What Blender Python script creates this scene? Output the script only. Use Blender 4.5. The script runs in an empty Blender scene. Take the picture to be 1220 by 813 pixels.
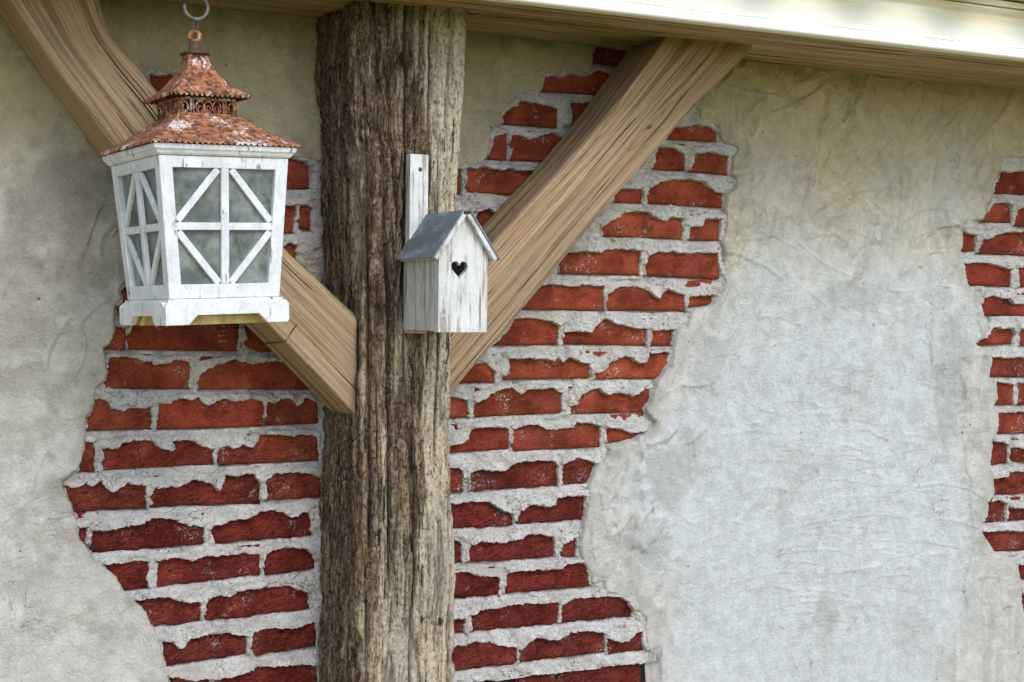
import bpy, bmesh, math, random
import numpy as np
from mathutils import Vector, Matrix
C = bpy.context.scene.collection
sc = bpy.context.scene
random.seed(4)

# ------------------------------------------------------------------ camera
# survey of the wall: the photo's vanishing points fix the lens and the pose,
# metres: wall face is the plane y=0, x runs right along it, z up, camera on -y
F_, CX, CY = 1762., 610., 406.5
VX = (4124., 402.)
yh = CY - F_*math.tan(math.radians(1.5))
Xc = np.array([VX[0]-CX, -(VX[1]-CY), -F_]); Xc /= np.linalg.norm(Xc)
Zc = np.cross(Xc, np.array([0, -(yh-CY), -F_])); Zc /= np.linalg.norm(Zc)
if Zc[1] < 0: Zc = -Zc
Rw = np.array([Xc, np.cross(Zc, Xc), Zc])
CAM = np.array([0., -2.45, 1.6])
cd = bpy.data.cameras.new('camera'); cam = bpy.data.objects.new('camera', cd); C.objects.link(cam)
cd.sensor_width = 36; cd.lens = 36*F_/1220; cd.clip_start = .05; cd.clip_end = 400
cam.matrix_world = Matrix.Translation(Vector(CAM)) @ Matrix([list(r) for r in Rw]).to_4x4()
sc.camera = cam

# ------------------------------------------------------------------ light
SUN_EL, SUN_AZ = 40, 174         # veiled sun, high in front: soft light, deep soft shade under the eaves
w = bpy.data.worlds.new("World"); sc.world = w; w.use_nodes = True
nt = w.node_tree; bg = nt.nodes['Background']
sky = nt.nodes.new('ShaderNodeTexSky'); sky.sky_type = 'NISHITA'; sky.sun_disc = False
sky.sun_elevation = math.radians(SUN_EL); sky.sun_rotation = math.radians(SUN_AZ)
sky.air_density = 1.0; sky.dust_density = 1.0; sky.ozone_density = 1.0
hs = nt.nodes.new('ShaderNodeHueSaturation'); hs.inputs['Saturation'].default_value = .85      # thin cloud greys the blue
nt.links.new(sky.outputs[0], hs.inputs['Color']); nt.links.new(hs.outputs[0], bg.inputs[0]); bg.inputs[1].default_value = .15
sd = bpy.data.lights.new('sun', 'SUN'); sd.energy = .75; sd.angle = math.radians(24); sd.color = (1, .97, .93)
so = bpy.data.objects.new('sun', sd); C.objects.link(so)
el, az = math.radians(SUN_EL), math.radians(SUN_AZ)
sdir = Vector((math.sin(az)*math.cos(el), math.cos(az)*math.cos(el), math.sin(el)))
so.rotation_euler = sdir.to_track_quat('Z', 'Y').to_euler(); so.location = (0, 5, 6)
vs = sc.view_settings
sc.display_settings.display_device = 'sRGB'
vs.view_transform = 'Standard'; vs.look = 'None'; vs.gamma = 1; vs.exposure = .92

# ------------------------------------------------------------------ helpers
def P(px, py, y=0.):
    "surveyed image point -> world point on the vertical plane at y"
    v = Rw @ np.array([px-CX, -(py-CY), -F_]); t = (y-CAM[1])/v[1]
    return CAM + v*t
def PX(pts, y=0.):
    return np.array([P(a, b, y)[[0, 2]] for a, b in pts])

_T = {}
def vnoise(x, y, seed=0):
    if seed not in _T: _T[seed] = np.random.RandomState(seed+11).rand(256, 256)*2-1
    T = _T[seed]
    x, y = np.broadcast_arrays(np.asarray(x, float), np.asarray(y, float))
    xi = np.floor(x).astype(int); yi = np.floor(y).astype(int)
    fx = x-xi; fy = y-yi
    fx = fx*fx*fx*(fx*(fx*6-15)+10); fy = fy*fy*fy*(fy*(fy*6-15)+10)
    a = T[xi & 255, yi & 255]; b = T[(xi+1) & 255, yi & 255]; c = T[xi & 255, (yi+1) & 255]; d = T[(xi+1) & 255, (yi+1) & 255]
    return (a*(1-fx)+b*fx)*(1-fy)+(c*(1-fx)+d*fx)*fy
def fbm(x, y, seed=0, o=4, g=.5):
    s = 0; a = 1; t = 0
    for i in range(o):
        s = s + a*vnoise(x*2**i+i*17.3, y*2**i-i*9.1, seed+i); t += a; a *= g
    return s/t*1.6
def sstep(a, b, x):
    t = np.clip((x-a)/(b-a), 0, 1); return t*t*(3-2*t)

def sdf(poly, X, Z):
    "signed distance to polygon, negative inside"
    p = np.asarray(poly); n = len(p)
    d = np.full(X.shape, 1e9); ins = np.zeros(X.shape, bool)
    for i in range(n):
        a = p[i]; b = p[(i+1) % n]; e = b-a
        wx = X-a[0]; wz = Z-a[1]
        t = np.clip((wx*e[0]+wz*e[1])/max(e@e, 1e-12), 0, 1)
        d = np.minimum(d, (wx-e[0]*t)**2+(wz-e[1]*t)**2)
        c = ((a[1] > Z) != (b[1] > Z))
        with np.errstate(divide='ignore', invalid='ignore'):
            xx = a[0]+(Z-a[1])*e[0]/(e[1] if e[1] != 0 else 1e-12)
        ins ^= (c & (X < xx))
    d = np.sqrt(d); return np.where(ins, -d, d)

def link(name, me, mat=None, parent=None, smooth=False):
    o = bpy.data.objects.new(name, me); C.objects.link(o)
    if mat is not None: me.materials.append(mat)
    if parent is not None: o.parent = parent
    if smooth:
        me.polygons.foreach_set('use_smooth', np.ones(len(me.polygons), bool))
    return o
def tag(o, label=None, cat=None, group=None, kind=None):
    if label: o['label'] = label
    if cat: o['category'] = cat
    if group: o['group'] = group
    if kind: o['kind'] = kind
    return o
def empty(name, loc, label=None, cat=None, group=None):
    o = bpy.data.objects.new(name, None); C.objects.link(o); o.location = loc
    o.empty_display_size = .05
    return tag(o, label, cat, group)
def pydata(v, f):
    me = bpy.data.meshes.new('mesh')
    v = np.asarray(v, dtype=np.float32).reshape(-1, 3); f = np.asarray(f, dtype=np.int32)
    me.vertices.add(len(v)); me.vertices.foreach_set('co', v.ravel())
    k = f.shape[1]; me.loops.add(f.size); me.loops.foreach_set('vertex_index', f.ravel())
    me.polygons.add(len(f)); me.polygons.foreach_set('loop_start', np.arange(len(f))*k)
    me.polygons.foreach_set('loop_total', np.full(len(f), k))
    me.update(calc_edges=True); return me
def grid_faces(n, m, closed=False):
    i = np.arange(n-1)[:, None]; j = np.arange(m if closed else m-1)[None, :]
    j2 = (j+1) % m
    a = i*m+j; b = i*m+j2; c = (i+1)*m+j2; d = (i+1)*m+j
    return np.stack([a, b, c, d], -1).reshape(-1, 4)
def cull(v, f, keep, extra=()):
    f = f[keep]; used = np.unique(f); mp = np.full(len(v), -1); mp[used] = np.arange(len(used))
    return v[used], mp[f], [e[used] for e in extra]
def vattr(me, name, arr):
    arr = np.asarray(arr, np.float32)
    if arr.ndim == 1:
        a = me.attributes.new(name, 'FLOAT', 'POINT'); a.data.foreach_set('value', arr)
    else:
        a = me.attributes.new(name, 'FLOAT_COLOR', 'POINT')
        a.data.foreach_set('color', np.hstack([arr, np.ones((len(arr), 1), np.float32)]).ravel())

class BM:
    "collects shapes into one mesh object"
    def __init__(s): s.b = bmesh.new()
    def box(s, c, d, M=None, bev=0.):
        r = bmesh.ops.create_cube(s.b, size=1); vs_ = r['verts']
        bmesh.ops.scale(s.b, vec=d, verts=vs_)
        if bev:
            ed = list({e for v in vs_ for e in v.link_edges})
            q = bmesh.ops.bevel(s.b, geom=ed, offset=bev, segments=2, affect='EDGES', profile=.6)
            vs_ = list({v for f in q['faces'] for v in f.verts} | {v for v in vs_ if v.is_valid})
        M2 = Matrix.Translation(Vector(c)) if M is None else M @ Matrix.Translation(Vector(c))
        bmesh.ops.transform(s.b, matrix=M2, verts=vs_); return s
    def hexa(s, v8):
        "8 corners: bottom loop then top loop"
        vv = [s.b.verts.new(tuple(p)) for p in v8]
        for f in ((3, 2, 1, 0), (4, 5, 6, 7), (0, 1, 5, 4), (1, 2, 6, 5), (2, 3, 7, 6), (3, 0, 4, 7)):
            s.b.faces.new([vv[i] for i in f])
        return s
    def prism(s, pts, ax, t):
        "extrude polygon pts (3d list) by vector t"
        a = [s.b.verts.new(tuple(p)) for p in pts]; b_ = [s.b.verts.new(tuple(Vector(p)+Vector(t))) for p in pts]
        n = len(pts)
        s.b.faces.new(a); s.b.faces.new(b_[::-1])
        for i in range(n): s.b.faces.new([a[i], b_[i], b_[(i+1) % n], a[(i+1) % n]])
        return s
    def tube(s, pts, r, n=10, cap=True):
        pts = [Vector(p) for p in pts]; rings = []
        up = None
        for i, p in enumerate(pts):
            t = (pts[min(i+1, len(pts)-1)]-pts[max(i-1, 0)]).normalized()
            if up is None: up = t.orthogonal().normalized()
            up = (up-t*up.dot(t)).normalized(); q = t.cross(up)
            rr = r[i] if isinstance(r, (list, tuple)) else r
            rings.append([s.b.verts.new(p+up*math.cos(k*2*math.pi/n)*rr+q*math.sin(k*2*math.pi/n)*rr) for k in range(n)])
        for a, b_ in zip(rings, rings[1:]):
            for k in range(n): s.b.faces.new([a[k], a[(k+1) % n], b_[(k+1) % n], b_[k]])
        if cap: s.b.faces.new(rings[0][::-1]); s.b.faces.new(rings[-1])
        return s
    def build(s, name, mat, parent=None, smooth=False, bevel=0.):
        bmesh.ops.recalc_face_normals(s.b, faces=s.b.faces)
        me = bpy.data.meshes.new(name); s.b.to_mesh(me); s.b.free()
        o = link(name, me, mat, parent, smooth)
        if bevel:
            m = o.modifiers.new('edge', 'BEVEL'); m.width = bevel; m.segments = 2; m.limit_method = 'ANGLE'; m.angle_limit = .6
        return o

# ------------------------------------------------------------------ materials
class Mat:
    def __init__(s, name, rough=.8, spec=.3):
        s.m = bpy.data.materials.new(name); s.m.use_nodes = True; s.t = s.m.node_tree
        s.b = s.t.nodes['Principled BSDF']; s.b.inputs['Roughness'].default_value = rough
        s.b.inputs['Specular IOR Level'].default_value = spec
        s.h = None
    def n(s, t, **k):
        q = s.t.nodes.new(t)
        for a, b in k.items(): setattr(q, a, b)
        return q
    def put(s, sock, v):
        if hasattr(v, 'links') or isinstance(v, bpy.types.NodeSocket): s.t.links.new(v, sock)
        else: sock.default_value = v
    def coord(s, kind='pos', scale=(1, 1, 1), rot=(0, 0, 0), loc=(0, 0, 0)):
        if kind == 'pos': o = s.n('ShaderNodeNewGeometry').outputs['Position']
        elif kind == 'obj': o = s.n('ShaderNodeTexCoord').outputs['Object']
        else: o = s.n('ShaderNodeUVMap', uv_map='UVMap').outputs[0]
        if any(rot):      # turn first, then stretch
            m0 = s.n('ShaderNodeMapping'); s.put(m0.inputs['Vector'], o); m0.inputs['Rotation'].default_value = rot; o = m0.outputs[0]; rot = (0, 0, 0)
        mp = s.n('ShaderNodeMapping'); s.put(mp.inputs['Vector'], o)
        mp.inputs['Scale'].default_value = scale; mp.inputs['Rotation'].default_value = rot; mp.inputs['Location'].default_value = loc
        return mp.outputs[0]
    def noise(s, co, sc_=5., det=4, rough=.55, dist=0.):
        q = s.n('ShaderNodeTexNoise'); s.put(q.inputs['Vector'], co)
        q.inputs['Scale'].default_value = sc_; q.inputs['Detail'].default_value = det
        q.inputs['Roughness'].default_value = rough; q.inputs['Distortion'].default_value = dist
        return q.outputs['Fac']
    def voro(s, co, sc_=5., feature='F1', rnd=1.):
        q = s.n('ShaderNodeTexVoronoi', feature=feature); s.put(q.inputs['Vector'], co); q.inputs['Scale'].default_value = sc_
        q.inputs['Randomness'].default_value = rnd
        return q.outputs['Distance']
    def ramp(s, v, a, b, c=0., d=1.):
        q = s.n('ShaderNodeMapRange'); q.interpolation_type = 'SMOOTHSTEP'
        s.put(q.inputs[0], v); q.inputs[1].default_value = a; q.inputs[2].default_value = b
        q.inputs[3].default_value = c; q.inputs[4].default_value = d; return q.outputs[0]
    def math(s, op, a, b=0.):
        q = s.n('ShaderNodeMath', operation=op); s.put(q.inputs[0], a); s.put(q.inputs[1], b); return q.outputs[0]
    def mix(s, f, a, b, mode='MIX'):
        q = s.n('ShaderNodeMix', data_type='RGBA', blend_type=mode)
        s.put(q.inputs[0], f)
        s.put(q.inputs[6], a if not isinstance(a, tuple) else (*a, 1)[:4]); s.put(q.inputs[7], b if not isinstance(b, tuple) else (*b, 1)[:4])
        return q.outputs[2]
    def attr(s, name, out='Fac'):
        return s.n('ShaderNodeAttribute', attribute_name=name).outputs[out]
    def color(s, c): s.put(s.b.inputs['Base Color'], c if not isinstance(c, tuple) else (*c, 1)[:4]); return s
    def bump(s, h, dist=.001, strength=1.):
        q = s.n('ShaderNodeBump'); s.put(q.inputs['Height'], h); q.inputs['Distance'].default_value = dist
        q.inputs['Strength'].default_value = strength
        if s.h is not None: s.t.links.new(s.h, q.inputs['Normal'])
        s.h = q.outputs[0]; s.t.links.new(s.h, s.b.inputs['Normal']); return s

def mat_brick():
    m = Mat('fired red brick', .92, .08)
    oc = m.n('ShaderNodeObjectInfo').outputs['Color']
    co = m.coord('pos'); tone = m.noise(co, 16, 6, .65)
    c = m.mix(m.ramp(tone, .34, .68), m.mix(1., oc, (.60, .52, .55), 'MULTIPLY'), m.mix(1., oc, (1.28, 1.2, 1.1), 'MULTIPLY'))
    dk = m.ramp(m.noise(co, 45, 4, .65), .56, .70)
    c = m.mix(m.math('MULTIPLY', dk, .6), c, (.045, .018, .020))
    grit = m.ramp(m.noise(co, 330, 2, .5), .60, .72)
    c = m.mix(m.math('MULTIPLY', grit, .4), c, (.42, .19, .12))
    pit = m.ramp(m.noise(m.coord('pos', loc=(3, 1, 2)), 260, 3, .6), .62, .70)
    c = m.mix(m.math('MULTIPLY', pit, .6), c, (.03, .012, .012))
    crease = m.noise(m.coord('pos', (30, 30, 95), (0, .35, 0)), 1.5, 4, .6, 1.4)
    cz = m.ramp(m.math('ABSOLUTE', m.math('SUBTRACT', crease, .5)), 0, .022, 1, 0)
    low = m.attr('rough')
    cz = m.math('MULTIPLY', cz, low)
    c = m.mix(m.math('MULTIPLY', cz, .7), c, (.025, .010, .010))
    sp = m.math('MULTIPLY', m.ramp(m.noise(co, 230, 4, .75), .54, .60), m.ramp(m.noise(co, 17, 3, .6), .55, .66))
    c = m.mix(m.math('MULTIPLY', sp, .8), c, (.55, .50, .46))
    m.color(c)
    m.bump(m.noise(co, 220, 5, .65), .004, .6)
    m.bump(m.math('MULTIPLY', crease, low), .030, .6)
    m.bump(m.math('MULTIPLY', cz, -1.), .005, .8)
    return m.m
def mat_mortar():
    m = Mat('lime mortar', .95, .1)
    co = m.coord('pos')
    n = m.noise(co, 30, 6, .7)
    c = m.mix(m.ramp(n, .3, .7), (.54, .525, .495), (.80, .79, .77))
    c = m.mix(m.math('MULTIPLY', m.ramp(m.noise(co, 9, 3, .6), .5, .7), .4), c, (.55, .50, .38))
    c = m.mix(m.math('MULTIPLY', m.ramp(m.noise(co, 330, 3, .6), .57, .66), .75), c, (.13, .12, .105))
    c = m.mix(m.math('MULTIPLY', m.ramp(m.noise(m.coord('pos', loc=(2, 5, 1)), 250, 3, .6, .3), .60, .68), .6), c, (.80, .79, .76))
    hc = m.ramp(m.math('ABSOLUTE', m.math('SUBTRACT', m.noise(co, 22, 4, .6, .6), .5)), 0, .010, 1, 0)
    hc = m.math('MULTIPLY', hc, m.ramp(m.noise(co, 12, 2), .5, .6))
    c = m.mix(m.math('MULTIPLY', hc, .8), c, (.06, .055, .05))
    m.color(c)
    m.bump(m.noise(co, 80, 5, .7), .010, .8)
    m.bump(m.noise(co, 300, 4, .75), .005, .9)
    m.bump(m.math('MULTIPLY', hc, -1.), .004, .8)
    return m.m
def mat_plaster():
    m = Mat('lime plaster', .93, .12)
    co = m.coord('pos')
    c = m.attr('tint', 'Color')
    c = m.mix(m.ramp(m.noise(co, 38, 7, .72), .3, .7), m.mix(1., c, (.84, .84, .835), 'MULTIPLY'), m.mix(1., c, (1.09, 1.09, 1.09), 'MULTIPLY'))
    c = m.mix(m.math('MULTIPLY', m.ramp(m.noise(co, 330, 3, .65), .57, .68), .30), c, (.17, .16, .14))
    c = m.mix(m.math('MULTIPLY', m.ramp(m.noise(m.coord('pos', loc=(4, 2, 7)), 260, 3, .65), .60, .70), .40), c, (.80, .80, .80))
    # hairlines left by the trowel and the brush
    for rot, lo_ in ((.25, 0), (-.5, 3), (1.15, 7), (-1.2, 11)):
        st = m.ramp(m.math('ABSOLUTE', m.math('SUBTRACT', m.noise(m.coord('pos', (5, 5, 75), (0, rot, 0), (lo_, 0, 0)), 1., 3, .55, 1.2), .5)), 0, .010, 1, 0)
        st = m.math('MULTIPLY', st, m.ramp(m.noise(m.coord('pos', loc=(lo_, 1, 0)), 10, 4, .65), .56, .66))
        c = m.mix(m.math('MULTIPLY', st, .30), c, (.21, .20, .17))
        m.bump(m.math('MULTIPLY', st, -1.), .0022, .7)
    v = m.math('MULTIPLY', m.ramp(m.voro(co, 30), .10, .05, 0, 1), m.ramp(m.noise(co, 7, 2), .52, .6))
    c = m.mix(m.math('MULTIPLY', v, .75), c, (.09, .08, .07))
    hc = m.ramp(m.math('ABSOLUTE', m.math('SUBTRACT', m.noise(co, 7, 6, .62, .8), .5)), 0, .0035, 1, 0)
    hc = m.math('MULTIPLY', hc, m.ramp(m.noise(m.coord('pos', loc=(8, 8, 8)), 6, 2), .56, .62))
    c = m.mix(m.math('MULTIPLY', hc, .7), c, (.10, .09, .08))
    m.color(c)
    m.bump(m.noise(co, 24, 7, .75), .022, .5)
    m.bump(m.noise(co, 220, 4, .8), .0050, .8)
    m.bump(m.noise(m.coord('pos', (26, 26, 170), (0, .25, 0)), 1., 4, .65, .8), .003, .3)
    m.bump(m.noise(m.coord('pos', (26, 26, 150), (0, -1.1, 0)), 1., 4, .65, .8), .003, .25)
    m.bump(m.math('MULTIPLY', hc, -1.), .003, .7)
    return m.m
def mat_wood(name, pale, dark, grey, rough=.8):
    "uv: u along the grain in metres, v across it"
    m = Mat(name, rough, .15)
    g1 = m.noise(m.coord('uv', (1.5, 200, 1)), 1., 7, .66, .2)
    g2 = m.noise(m.coord('uv', (7, 480, 1)), 1., 4, .65)
    g3 = m.noise(m.coord('uv', (1.1, 55, 1), loc=(5, 5, 0)), 1., 5, .62, .35)
    big = m.noise(m.coord('uv', (3, 9, 1)), 1., 4, .6)
    c = m.mix(m.ramp(g1, .32, .66), dark, pale)
    c = m.mix(m.ramp(big, .38, .66, 0, .7), c, grey)
    c = m.mix(m.math('MULTIPLY', m.ramp(g3, .50, .64), .70), c, tuple(x*.55 for x in dark))
    c = m.mix(m.math('MULTIPLY', m.ramp(g2, .52, .66), .6), c, tuple(x*.40 for x in dark))
    c = m.mix(m.math('MULTIPLY', m.ramp(g2, .46, .34), .35), c, tuple(min(x*1.25, .9) for x in pale))
    ck = m.ramp(m.noise(m.coord('uv', (1.9, 150, 1), loc=(3, 7, 0)), 1., 3, .5, .1), .635, .665)
    ck = m.math('MULTIPLY', ck, m.ramp(m.noise(m.coord('uv', (4, 14, 1), loc=(9, 2, 0)), 1., 2), .46, .54))
    c = m.mix(m.math('MULTIPLY', ck, .9), c, (.03, .02, .014))
    pit = m.math('MULTIPLY', m.ramp(m.voro(m.coord('uv', (90, 230, 1)), 1.), .18, .10, 0, 1), m.ramp(m.noise(m.coord('uv', (9, 18, 1)), 1., 3), .54, .62))
    c = m.mix(m.math('MULTIPLY', pit, .85), c, (.04, .03, .02))
    kn = m.attr('knot'); c = m.mix(kn, c, (.07, .045, .03))
    m.color(c)
    m.bump(g1, .007, .6); m.bump(g2, .0025, .7); m.bump(m.math('MULTIPLY', ck, -1.), .006, 1.)
    m.bump(m.math('MULTIPLY', pit, -1.), .004, .8)
    return m.m
def mat_post():
    m = Mat('weathered oak bark', .92, .08)
    bare = m.attr('bare'); cav = m.attr('cavity')
    n1 = m.noise(m.coord('pos', (120, 120, 9)), 1., 7, .74, .35)
    n2 = m.noise(m.coord('pos', (250, 250, 60)), 1., 5, .8, .2)
    n3 = m.noise(m.coord('pos', (48, 48, 15), loc=(3, 3, 3)), 1., 7, .75, .3)
    big = m.noise(m.coord('pos', (13, 13, 3.0)), 1., 4, .6)
    br = m.mix(m.ramp(n1, .36, .64), (.115, .073, .044), (.50, .355, .225))
    br = m.mix(m.ramp(n3, .50, .64, 0, .75), br, (.64, .51, .37))
    br = m.mix(m.ramp(big, .50, .36, 0, .5), br, (.17, .105, .062))
    pl = m.mix(m.ramp(n1, .34, .56), (.50, .375, .225), (.92, .81, .62))
    pl = m.mix(m.ramp(big, .52, .70, 0, .5), pl, (.64, .52, .35))
    c = m.mix(bare, br, pl)
    c = m.mix(m.math('MULTIPLY', m.ramp(n2, .54, .64), m.math('SUBTRACT', .8, m.math('MULTIPLY', bare, .4))), c, (.045, .030, .022))
    c = m.mix(m.math('MULTIPLY', m.ramp(n2, .42, .32), .5), c, (.66, .60, .50))
    # bark breaks into long plates with short cross cracks
    vo = m.ramp(m.voro(m.coord('pos', (95, 95, 20)), 1., 'DISTANCE_TO_EDGE'), 0, .05, 1, 0)
    vo = m.math('MULTIPLY', vo, m.ramp(n3, .40, .52))
    vo = m.math('MULTIPLY', vo, m.math('SUBTRACT', .75, m.math('MULTIPLY', bare, .75)))
    c = m.mix(vo, c, (.028, .018, .013))
    lk = m.ramp(m.noise(m.coord('pos', (170, 170, 3.4), loc=(1, 2, 3)), 1., 3, .5, .1), .625, .665)
    c = m.mix(m.math('MULTIPLY', lk, .92), c, (.025, .017, .012))
    wh = m.math('MULTIPLY', m.ramp(m.voro(m.coord('pos', (230, 230, 150)), 1.), .22, .12, 0, 1), m.ramp(m.noise(m.coord('pos'), 18, 3), .50, .58))
    c = m.mix(m.math('MULTIPLY', wh, .85), c, (.03, .02, .015))
    # grit: the surface is frayed and granular at the millimetre scale
    gr = m.noise(m.coord('pos', (210, 210, 120)), 1., 4, .85)
    c = m.mix(m.ramp(gr, .50, .62, 0, .75), c, (.060, .042, .030)); c = m.mix(m.ramp(gr, .44, .36, 0, .5), c, (.80, .73, .62))
    c = m.mix(m.attr('pale'), c, m.mix(m.ramp(m.math('ADD', m.math('MULTIPLY', gr, .6), m.math('MULTIPLY', n1, .4)), .40, .60), (.88, .84, .74), (.40, .34, .26)))
    c = m.mix(m.math('MULTIPLY', cav, .92), c, (.022, .015, .011))
    m.color(c)
    m.bump(n1, .018, .7); m.bump(n3, .016, .6); m.bump(n2, .009, .9); m.bump(m.math('MULTIPLY', m.math('MAXIMUM', vo, lk), -1), .006, .9)
    return m.m
def mat_paint(name, white, under, wear=.62, axis=(60, 60, 9), rough=.55, streak=(.63, .69)):
    m = Mat(name, rough, .35)
    co = m.coord('obj'); gr = m.noise(m.coord('obj', axis), 1., 5, .65, .3)
    c = m.mix(m.ramp(m.noise(co, 22, 6, .7), .35, .65), tuple(x*.80 for x in white), white)
    c = m.mix(m.ramp(m.noise(m.coord('obj', tuple(a*2.2 for a in axis), loc=(7, 1, 2)), 1., 4, .7), .5, .68, 0, .4), c, (.50, .52, .58))
    c = m.mix(m.ramp(gr, streak[0]-.12, streak[1], 0, .45), c, tuple(x*.62 for x in white))
    fl = m.math('MULTIPLY', m.ramp(gr, *streak), m.ramp(m.noise(co, 22, 3, .6), wear-.1, wear))
    c = m.mix(fl, c, under)
    cr = m.math('MULTIPLY', m.ramp(m.noise(m.coord('obj', (axis[0]*1.6, axis[1]*1.6, axis[2]*.7), loc=(4, 4, 4)), 1., 3, .5, .1), .66, .70), m.ramp(m.noise(co, 13, 2), .45, .55))
    c = m.mix(m.math('MULTIPLY', cr, .7), c, (.12, .11, .12))
    chip = m.ramp(m.noise(co, 120, 3, .7), .70, .74)
    c = m.mix(m.math('MULTIPLY', chip, .7), c, under)
    m.color(c); m.bump(gr, .004, .5); m.bump(m.noise(co, 200, 3), .002, .5); m.bump(m.math('MULTIPLY', m.math('MAXIMUM', fl, cr), -1), .002, .8)
    return m.m
def mat_rust():
    m = Mat('rusty sheet with flaking white paint', .8, .3)
    co = m.coord('obj')
    n = m.noise(m.coord('obj', (1, 1, 1.0), loc=(.31, .2, 0)), 190, 6, .75, .4)
    c = m.mix(m.ramp(m.noise(co, 110, 5, .8), .40, .60), (.085, .032, .020), (.46, .19, .09))
    c = m.mix(m.ramp(m.noise(co, 260, 3, .7), .6, .72), c, (.09, .035, .022))
    big = m.noise(co, 24, 3, .6)
    pm = m.ramp(m.math('ADD', n, m.math('MULTIPLY', m.math('SUBTRACT', big, .5), .9)), .585, .66, 0, .85)
    c = m.mix(pm, c, (.74, .68, .66))
    m.color(c); m.bump(n, .001, .7); m.bump(m.noise(co, 300, 3), .0006, .7)
    return m.m
def mat_plain(name, col, rough=.6, metal=0., var=.25, sc_=40, spec=.3):
    m = Mat(name, rough, spec); co = m.coord('obj')
    n = m.noise(co, sc_, 5, .65)
    m.color(m.mix(m.ramp(n, .3, .7), tuple(x*(1-var) for x in col), tuple(min(x*(1+var), .95) for x in col)))
    m.b.inputs['Metallic'].default_value = metal; m.bump(m.noise(co, 220, 4), .0006, .5)
    return m.m
M = dict(
    brick=mat_brick(), mortar=mat_mortar(), plaster=mat_plaster(), post=mat_post(),
    oak=mat_wood('pale oak', (.53, .385, .235), (.22, .135, .070), (.39, .295, .20)),
    beam=mat_wood('aged beam wood', (.70, .55, .32), (.15, .10, .052), (.46, .37, .23)),
    lantern=mat_paint('lantern white paint', (.78, .80, .84), (.27, .25, .26), .60, (85, 85, 20), .55, (.60, .66)),
    box=mat_paint('birdhouse whitewash', (.70, .70, .69), (.37, .32, .27), .46, (110, 110, 9), .7, (.53, .62)),
    rust=mat_rust(), ironr=mat_plain('rusty iron', (.10, .06, .045), .75, .2, .4, 120),
    iron=mat_plain('grey iron', (.15, .14, .14), .55, .5, .3, 90),
    slate=mat_paint('grey roofing felt', (.17, .205, .235), (.60, .61, .61), .56, (24, 8, 14), .6, (.6, .66)),
    yellow=mat_plain('old yellow paint', (.62, .50, .24), .7, 0, .3, 60),
    tile=mat_plain('dark glazed roof tile', (.05, .035, .05), .35, 0, .5, 30),
    dark=mat_plain('birdhouse inside', (.10, .08, .06), .9),
    block=mat_plain('rough block core', (.25, .24, .22), .9))
# gutter board: cream paint, dirt blooming from the top edge
m = Mat('cream painted fascia', .45, .4); co = m.coord('pos', (1.5, 1.5, 16))
zz = m.n('ShaderNodeSeparateXYZ'); m.put(zz.inputs[0], m.n('ShaderNodeNewGeometry').outputs['Position'])
c = m.mix(m.math('MULTIPLY', m.ramp(zz.outputs[2], 2.10, 2.165), m.ramp(m.noise(co, 3.5, 6, .7), .38, .62)), (.84, .82, .74), (.74, .64, .38))
c = m.mix(m.ramp(m.noise(m.coord('pos'), 90, 3, .6), .70, .76, 0, .6), c, (.35, .28, .18))
m.color(c); m.bump(m.noise(m.coord('pos', (20, 20, 60)), 1, 3), .0008, .4); M['fascia'] = m.m
m = Mat('white painted drip edge', .4, .4); m.color(m.mix(m.ramp(m.noise(m.coord('pos'), 60, 4), .62, .75, 0, .5), (.86, .86, .83), (.62, .58, .48))); M['drip'] = m.m
# glass
m = Mat('dusty glass', .08, .5)
m.b.inputs['Transmission Weight'].default_value = 0
dst = m.noise(m.coord('obj'), 30, 5, .65)
m.color(m.mix(m.ramp(dst, .3, .7), (.30, .34, .32), (.50, .54, .52)))
tr = m.n('ShaderNodeBsdfTransparent'); tr.inputs[0].default_value = (.80, .84, .82, 1)
mx = m.n('ShaderNodeMixShader'); m.put(mx.inputs[0], m.ramp(dst, .3, .75, .16, .42))
m.t.links.new(tr.outputs[0], mx.inputs[1]); m.t.links.new(m.b.outputs[0], mx.inputs[2])
m.t.links.new(mx.outputs[0], m.t.nodes['Material Output'].inputs[0]); M['glass'] = m.m
# ground
m = Mat('lawn', .9, .2); co = m.coord('pos')
c = m.mix(m.ramp(m.noise(co, 3, 5), .3, .7), (.10, .13, .015), (.20, .21, .03)); c = m.mix(m.ramp(m.noise(co, 60, 4), .5, .7, 0, .5), c, (.30, .26, .05))
m.color(c); m.bump(m.noise(co, 120, 3), .02, .7); M['lawn'] = m.m
m = Mat('gravel', .9, .2); co = m.coord('pos')
m.color(m.mix(m.ramp(m.voro(co, 60), .2, .6), (.60, .46, .17), (.42, .31, .10))); m.bump(m.voro(co, 60), .01, .8); M['gravel'] = m.m

# ------------------------------------------------------------------ setting
b = BM(); b.box((0, 0, -.05), (300, 300, .1)); tag(b.build('lawn', M['lawn']), kind='structure')
b = BM(); b.box((1, -1.2, .002), (14, 2.0, .012)); tag(b.build('gravel_path', M['gravel']), kind='structure')

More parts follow.
